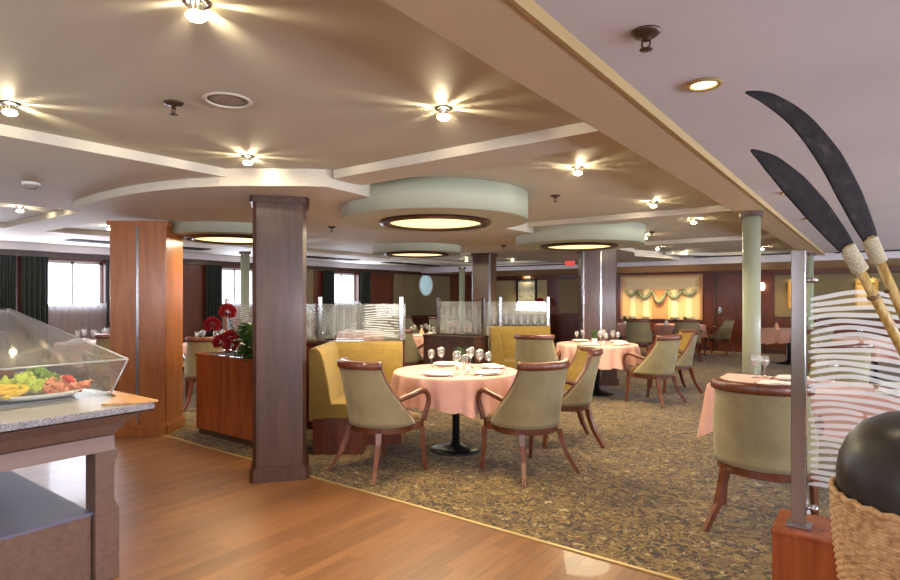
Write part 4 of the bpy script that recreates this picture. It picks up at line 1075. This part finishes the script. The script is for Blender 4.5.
for i in range(20):
    a = r3.random() * 6.28; q = r3.random() ** .5
    leaf('lettuce2', -3.93 + .12 * q * math.cos(a), 1.26 + .08 * q * math.sin(a), LZ + .02 + .10 * (1 - q) * r3.random(), .045 * r3.uniform(.8, 1.25), 'ruffled green lettuce leaf in the rear mound')
hsrc = None
for i in range(30):
    x = -3.52 - .22 * r3.random(); y = 1.20 + .17 * r3.random(); z = LZ - .005 + .035 * r3.random(); rot = (r3.uniform(-.5, .5), r3.uniform(-.5, .5), r3.uniform(0, 6.28))
    lab = 'thin folded slice of pink ham beside the lettuce'
    if hsrc is None:
        b = MB(); b.grid(lambda u, v: ((u - .5) * .09, (v - .5) * .055 + .008 * math.sin(u * 9), .012 * math.sin(v * 7 + u * 3) + .006 * math.sin(u * 13)), 14, 10)
        hsrc = b.build('ham_slice', M['ham'], solid=.003); hsrc.location = (x, y, z); hsrc.rotation_euler = rot; tag(hsrc, lab, 'ham', 'ham slices on the platter')
    else: dup(hsrc, (x, y, z), rot=rot, scale=r3.uniform(.7, 1.15))
for k, (x, y, z) in enumerate(((-3.60, 1.30, .985), (-3.65, 1.33, .98))):
    b = MB(); N = 12
    b.grid(lambda u, v: (.034 * math.sin(v * PI) * math.cos(u * PI), .034 * math.sin(v * PI) * math.sin(u * PI), .034 * math.cos(v * PI)), 14, 10)
    b.grid(lambda u, v: ((2 * u - 1) * .034 * math.sin(v * PI), 0, .034 * math.cos(v * PI)), 5, 10)
    o = b.build('tomato_wedge', M['tomato'], loc=(x, y, z)); o.rotation_euler = (R(40 - 70 * k), R(25), R(30 + 120 * k)); tag(o, ('red tomato wedge on top of the ham, nearer one', 'red tomato wedge on top of the ham, farther one')[k], 'tomato')
def loaf(x, y, z, rx, ry, rz, m, name, label, cat):
    b = MB(); b.grid(lambda u, v: (rx * math.sin(v * PI) * math.cos(u * 2 * PI) * (1 + .06 * math.sin(5 * u * 2 * PI + 4 * v)), ry * math.sin(v * PI) * math.sin(u * 2 * PI) * (1 + .05 * math.sin(7 * u * 6.28)), rz * math.cos(v * PI) * (1 + .05 * math.sin(6 * u * 6.28))), 32, 16, close_u=True)
    o = b.build(name, m, loc=(x, y, z)); tag(o, label, cat)
loaf(-4.12, 1.12, .985, .13, .09, .055, M['bread'], 'roast_joint', 'dark brown roast on the left platter under the guard', 'roast')
loaf(-4.18, 1.31, .965, .10, .06, .035, mat('dark_aubergine', (48, 34, 36), .35), 'grilled_aubergine', 'dark grilled vegetable between the roast and the green lettuce', 'vegetable')
msrc = None
for i in range(14):
    x = -3.56 - .2 * r3.random(); y = .96 + .08 * r3.random(); z = .955 + .02 * r3.random(); rot = (r3.uniform(-.4, .4), r3.uniform(-.4, .4), r3.uniform(0, 6.28))
    if msrc is None:
        b = MB(); pts = [(.06 * math.cos(R(a)), .06 * math.sin(R(a)), 0) for a in range(-70, 71, 14)]
        b.tube(pts, [.006] + [.014] * 9 + [.006], 8); msrc = b.build('melon_slice', M['lemon']); msrc.location = (x, y, z); msrc.rotation_euler = rot; tag(msrc, 'yellow melon slice on the left platter', 'melon', 'melon slices on the left platter')
    else: dup(msrc, (x, y, z), rot=rot)
for k, (x, y) in enumerate(((-3.80, 1.02), (-3.88, 1.08))):
    loaf(x, y, .965, .04, .05, .02, M['tomato'] if k == 0 else M['lettuce'], 'tomato_slice' if k == 0 else 'cucumber_half', ('red tomato slice at the left edge of the platters', 'pale green cucumber half before the lettuce mound')[k], 'tomato' if k == 0 else 'cucumber')

# ------------------------------------------------------------------ near partition with etched glass, basket, pot and paddles
t = thing('low_partition', 'low orange-brown wooden partition carrying the near glass screen', 'partition', (-.345, 2.71, 0))
MB().box(0, 1.95, 0, .28, .0, .47).build('body', M['orange'], t, bevel=.004)
MB().box(-.004, 1.96, -.006, .286, .47, .49).build('top_board', M['orange'], t, bevel=.005)
t = thing('glass_screen', 'tall etched glass screen with curved white bars on a chrome post', 'glass screen', (-.258, 2.81, .49))
for x in (.0, 1.72):
    po = MB().box(x - .027, x + .027, -.027, .027, 0, 1.155).build('post', M['chrome'], t, bevel=.004)
    MB().box(x - .045, x + .045, -.045, .045, 0, .012).build('foot_plate', M['chrome'], po, bevel=.002)
    for z in (.085, 1.03):
        sg = 1 if x < 1 else -1
        MB().tube([(x + sg * .02, 0, z), (x + sg * .06, 0, z)], .011, 12).tube([(x + sg * .055, -.016, z), (x + sg * .055, .016, z)], .013, 16).build('clamp', M['steel'], po)
MB().box(.03, 1.69, -.006, .006, .10, 1.08).build('glass_pane', M['glass'], t)
b = MB(); r2 = random.Random(4)
zz0, zz1 = .155, .965; pitch = .0282; n = int((zz1 - zz0) / pitch)
for i in range(n + 1):
    z = zz0 + i * pitch; ph = .205 - .10 * (1 - i / n) ** 1.5
    x = .034 + (.008 if i % 5 else -.0); xe = 1.66
    brk = [(-1, -1)] + ([(r2.uniform(.15, .5),) * 2] if 3 < i < n - 3 and i % 2 else []) + ([(r2.uniform(.75, 1.2),) * 2])
    cuts = sorted(c[0] for c in brk if c[0] > 0)
    segs = []; a0 = x
    for c in cuts: segs.append((a0, c - .006)); a0 = c + .008
    segs.append((a0, xe))
    for a, c in segs:
        k = max(3, int((c - a) / .02)); vs = []
        for j in range(k + 1):
            q = a + (c - a) * j / k; am = .032
            zc = z + am * math.cos((q - ph) * 2 * PI / .78) + .004 * math.sin(q * 23 + i)
            zc = min(max(zc, .112), 1.07)
            h = .0086 * min(1, (.55 + min(j, k - j) / 2))
            vs += [(q, -.0075, zc - h), (q, -.0075, zc + h)]
        b.add(vs, [(2 * j, 2 * j + 2, 2 * j + 3, 2 * j + 1) for j in range(k)])
b.build('etched_pattern', M['etch'], t)

# wicker basket with woven relief
BX, BY = .155, 2.085
def basket_r(z):
    pts = [(0, .175), (.1, .188), (.3, .206), (.55, .235), (.75, .257), (.85, .263), (.885, .261)]
    for (a, ra), (c, rc) in zip(pts, pts[1:]):
        if a <= z <= c: return ra + (rc - ra) * (z - a) / (c - a)
    return pts[-1][1]
t = thing('wicker_basket', 'tall woven wicker basket holding the black pot', 'basket', (BX, BY, 0))
NR, NC = 94, 84
def wv(u, v):
    row = v * NR; z = .885 * v; c = u * NC
    i = int(min(row, NR - 1e-6)); f = row - i
    w = math.cos(PI * (c + (i % 2))) * math.sin(PI * f) * .0036 + .0070 * math.sqrt(max(0, math.sin(PI * f))) - .004
    r = basket_r(z) + w; a = u * 2 * PI
    return (r * math.cos(a), r * math.sin(a), z)
MB().grid(wv, NC * 4, NR * 4 + 1, close_u=True).build('woven_wall', M['wicker'], t)
MB().lathe([(basket_r(z) - .012, z) for z in (.88, .6, .3, .02)], 40).build('lining', M['node'], t)
pts = []
for k in range(121): 
    a = 2 * PI * k / 120; pts.append((.261 * math.cos(a), .261 * math.sin(a), .885 + .004 * math.sin(30 * a)))
MB().tube(pts, .0095, 8).build('rim', M['wicker'], t)
MB().tube([(.16 * math.cos(2 * PI * k / 60), .16 * math.sin(2 * PI * k / 60), .008) for k in range(61)], .012, 8).build('foot_ring', M['wicker'], t)
t = thing('clay_pot', 'large round black pot bulging out of the wicker basket', 'pot', (BX, BY, .885))
MB().lathe([(.02, -.22), (.12, -.19), (.19, -.12), (.240, -.05), (.250, .0), (.252, .05), (.245, .10), (.225, .15), (.188, .197), (.138, .225), (.09, .238), (.075, .243)], 64).build('body', M['pot'], t)
MB().lathe([(.072, .236), (.085, .25), (.092, .262), (.084, .268), (.070, .262), (.060, .24)], 48, caps=False).build('mouth', M['pot'], t)

# paddles standing in the pot; both lie in a leaning vertical plane
ca_, sa_ = math.cos(R(36.5)), math.sin(R(36.5))
def pp(r, d, z): return Vector((r * ca_ - d * sa_, r * sa_ + d * ca_, z))
def paddle(label, ctr, wid, tube_pts, wrap, nodes_at):
    # ctr: (r, d, z) centre line of the blade tip -> neck
    o0 = pp(*tube_pts[-1]); t = thing('wooden_paddle', label, 'paddle', tuple(o0))
    V = [pp(*c) - o0 for c in ctr]; sm = []; ws = []
    for i in range(len(V) - 1):
        p0, p1, p2, p3 = V[max(i - 1, 0)], V[i], V[i + 1], V[min(i + 2, len(V) - 1)]
        for k in range(6):
            q = k / 6; sm.append(0.5 * ((2 * p1) + (-p0 + p2) * q + (2 * p0 - 5 * p1 + 4 * p2 - p3) * q * q + (-p0 + 3 * p1 - 3 * p2 + p3) * q ** 3)); ws.append(wid[i] * (1 - q) + wid[i + 1] * q)
    sm.append(V[-1]); ws.append(wid[-1])
    nrm = Vector((sa_, -ca_, 0))   # towards the passage
    b = MB(); n = len(sm); vs = []; K = 12
    for i, p in enumerate(sm):
        d = (sm[min(i + 1, n - 1)] - sm[max(i - 1, 0)]).normalized(); s = d.cross(nrm).normalized()
        for k in range(K):
            a = 2 * PI * k / K; vs.append(tuple(p + s * ws[i] * math.cos(a) + nrm * (max(.35 * ws[i], .004) * math.sin(a) + .25 * ws[i] * (abs(math.cos(a)) ** 2 - .5))))
    fs = [(i * K + k, i * K + (k + 1) % K, (i + 1) * K + (k + 1) % K, (i + 1) * K + k) for i in range(n - 1) for k in range(K)] + [tuple(range(K))[::-1], tuple(range((n - 1) * K, n * K))]
    b.add(vs, fs, True).build('paddle_blade', M['blade'], t)
    T = [pp(*c) - o0 for c in tube_pts]
    MB().tube(T, [.0118] + [.0128] * (len(T) - 1), 14).build('bamboo_shaft', M['bamboo'], t)
    for q in nodes_at:
        p = T[0] + (T[-1] - T[0]) * q; d = (T[-1] - T[0]).normalized()
        MB().tube([p - d * .006, p - d * .002, p + d * .002, p + d * .006], [.0130, .0152, .0152, .0130], 14).build('bamboo_node', M['node'], t)
    w0, w1 = pp(*wrap[0]) - o0, pp(*wrap[1]) - o0; d = (w1 - w0)
    c_ = MB(); u = d.orthogonal().normalized(); w = d.normalized().cross(u); pts = []; turns = 15
    for k in range(turns * 14 + 1):
        q = k / (turns * 14); a = 2 * PI * turns * q; rr = .0175 - .003 * q * 0
        pts.append(w0 + d * q + u * rr * math.cos(a) + w * rr * math.sin(a))
    c_.tube(pts, .0036, 5); c_.tube([w0, w1], [.0175, .0175], 12).build('cord_wrapping', M['cord'], t)
    return t
def px(x, y, d): return ((x - 450) * d / 575, d, 1.45 - (y - 297) * d / 575)
ctr1 = [(.859, 1.67, 2.045), (.925, 1.665, 2.020), (1.010, 1.66, 1.955), (1.085, 1.65, 1.850), (1.135, 1.64, 1.745), (1.165, 1.63, 1.665), (1.183, 1.62, 1.612)]
paddle('farther black-bladed paddle with bamboo shaft, its tip highest in the photo', ctr1, [.003, .021, .030, .036, .036, .030, .022],
       [(1.180, 1.62, 1.62), (1.262, 1.60, 1.40), (1.345, 1.60, 1.165)], [(1.181, 1.62, 1.615), (1.206, 1.615, 1.548)], (.33, .78))
ctr2 = [(.843, 1.61, 1.862), (.895, 1.605, 1.822), (.955, 1.60, 1.760), (1.010, 1.59, 1.690), (1.055, 1.575, 1.622), (1.080, 1.565, 1.582)]
paddle('nearer black-bladed paddle with a shorter, broader blade and bamboo shaft', ctr2, [.003, .026, .037, .037, .030, .022],
       [(1.078, 1.565, 1.59), (1.20, 1.57, 1.375), (1.32, 1.58, 1.155)], [(1.079, 1.565, 1.588), (1.118, 1.566, 1.522)], (.32, .8))
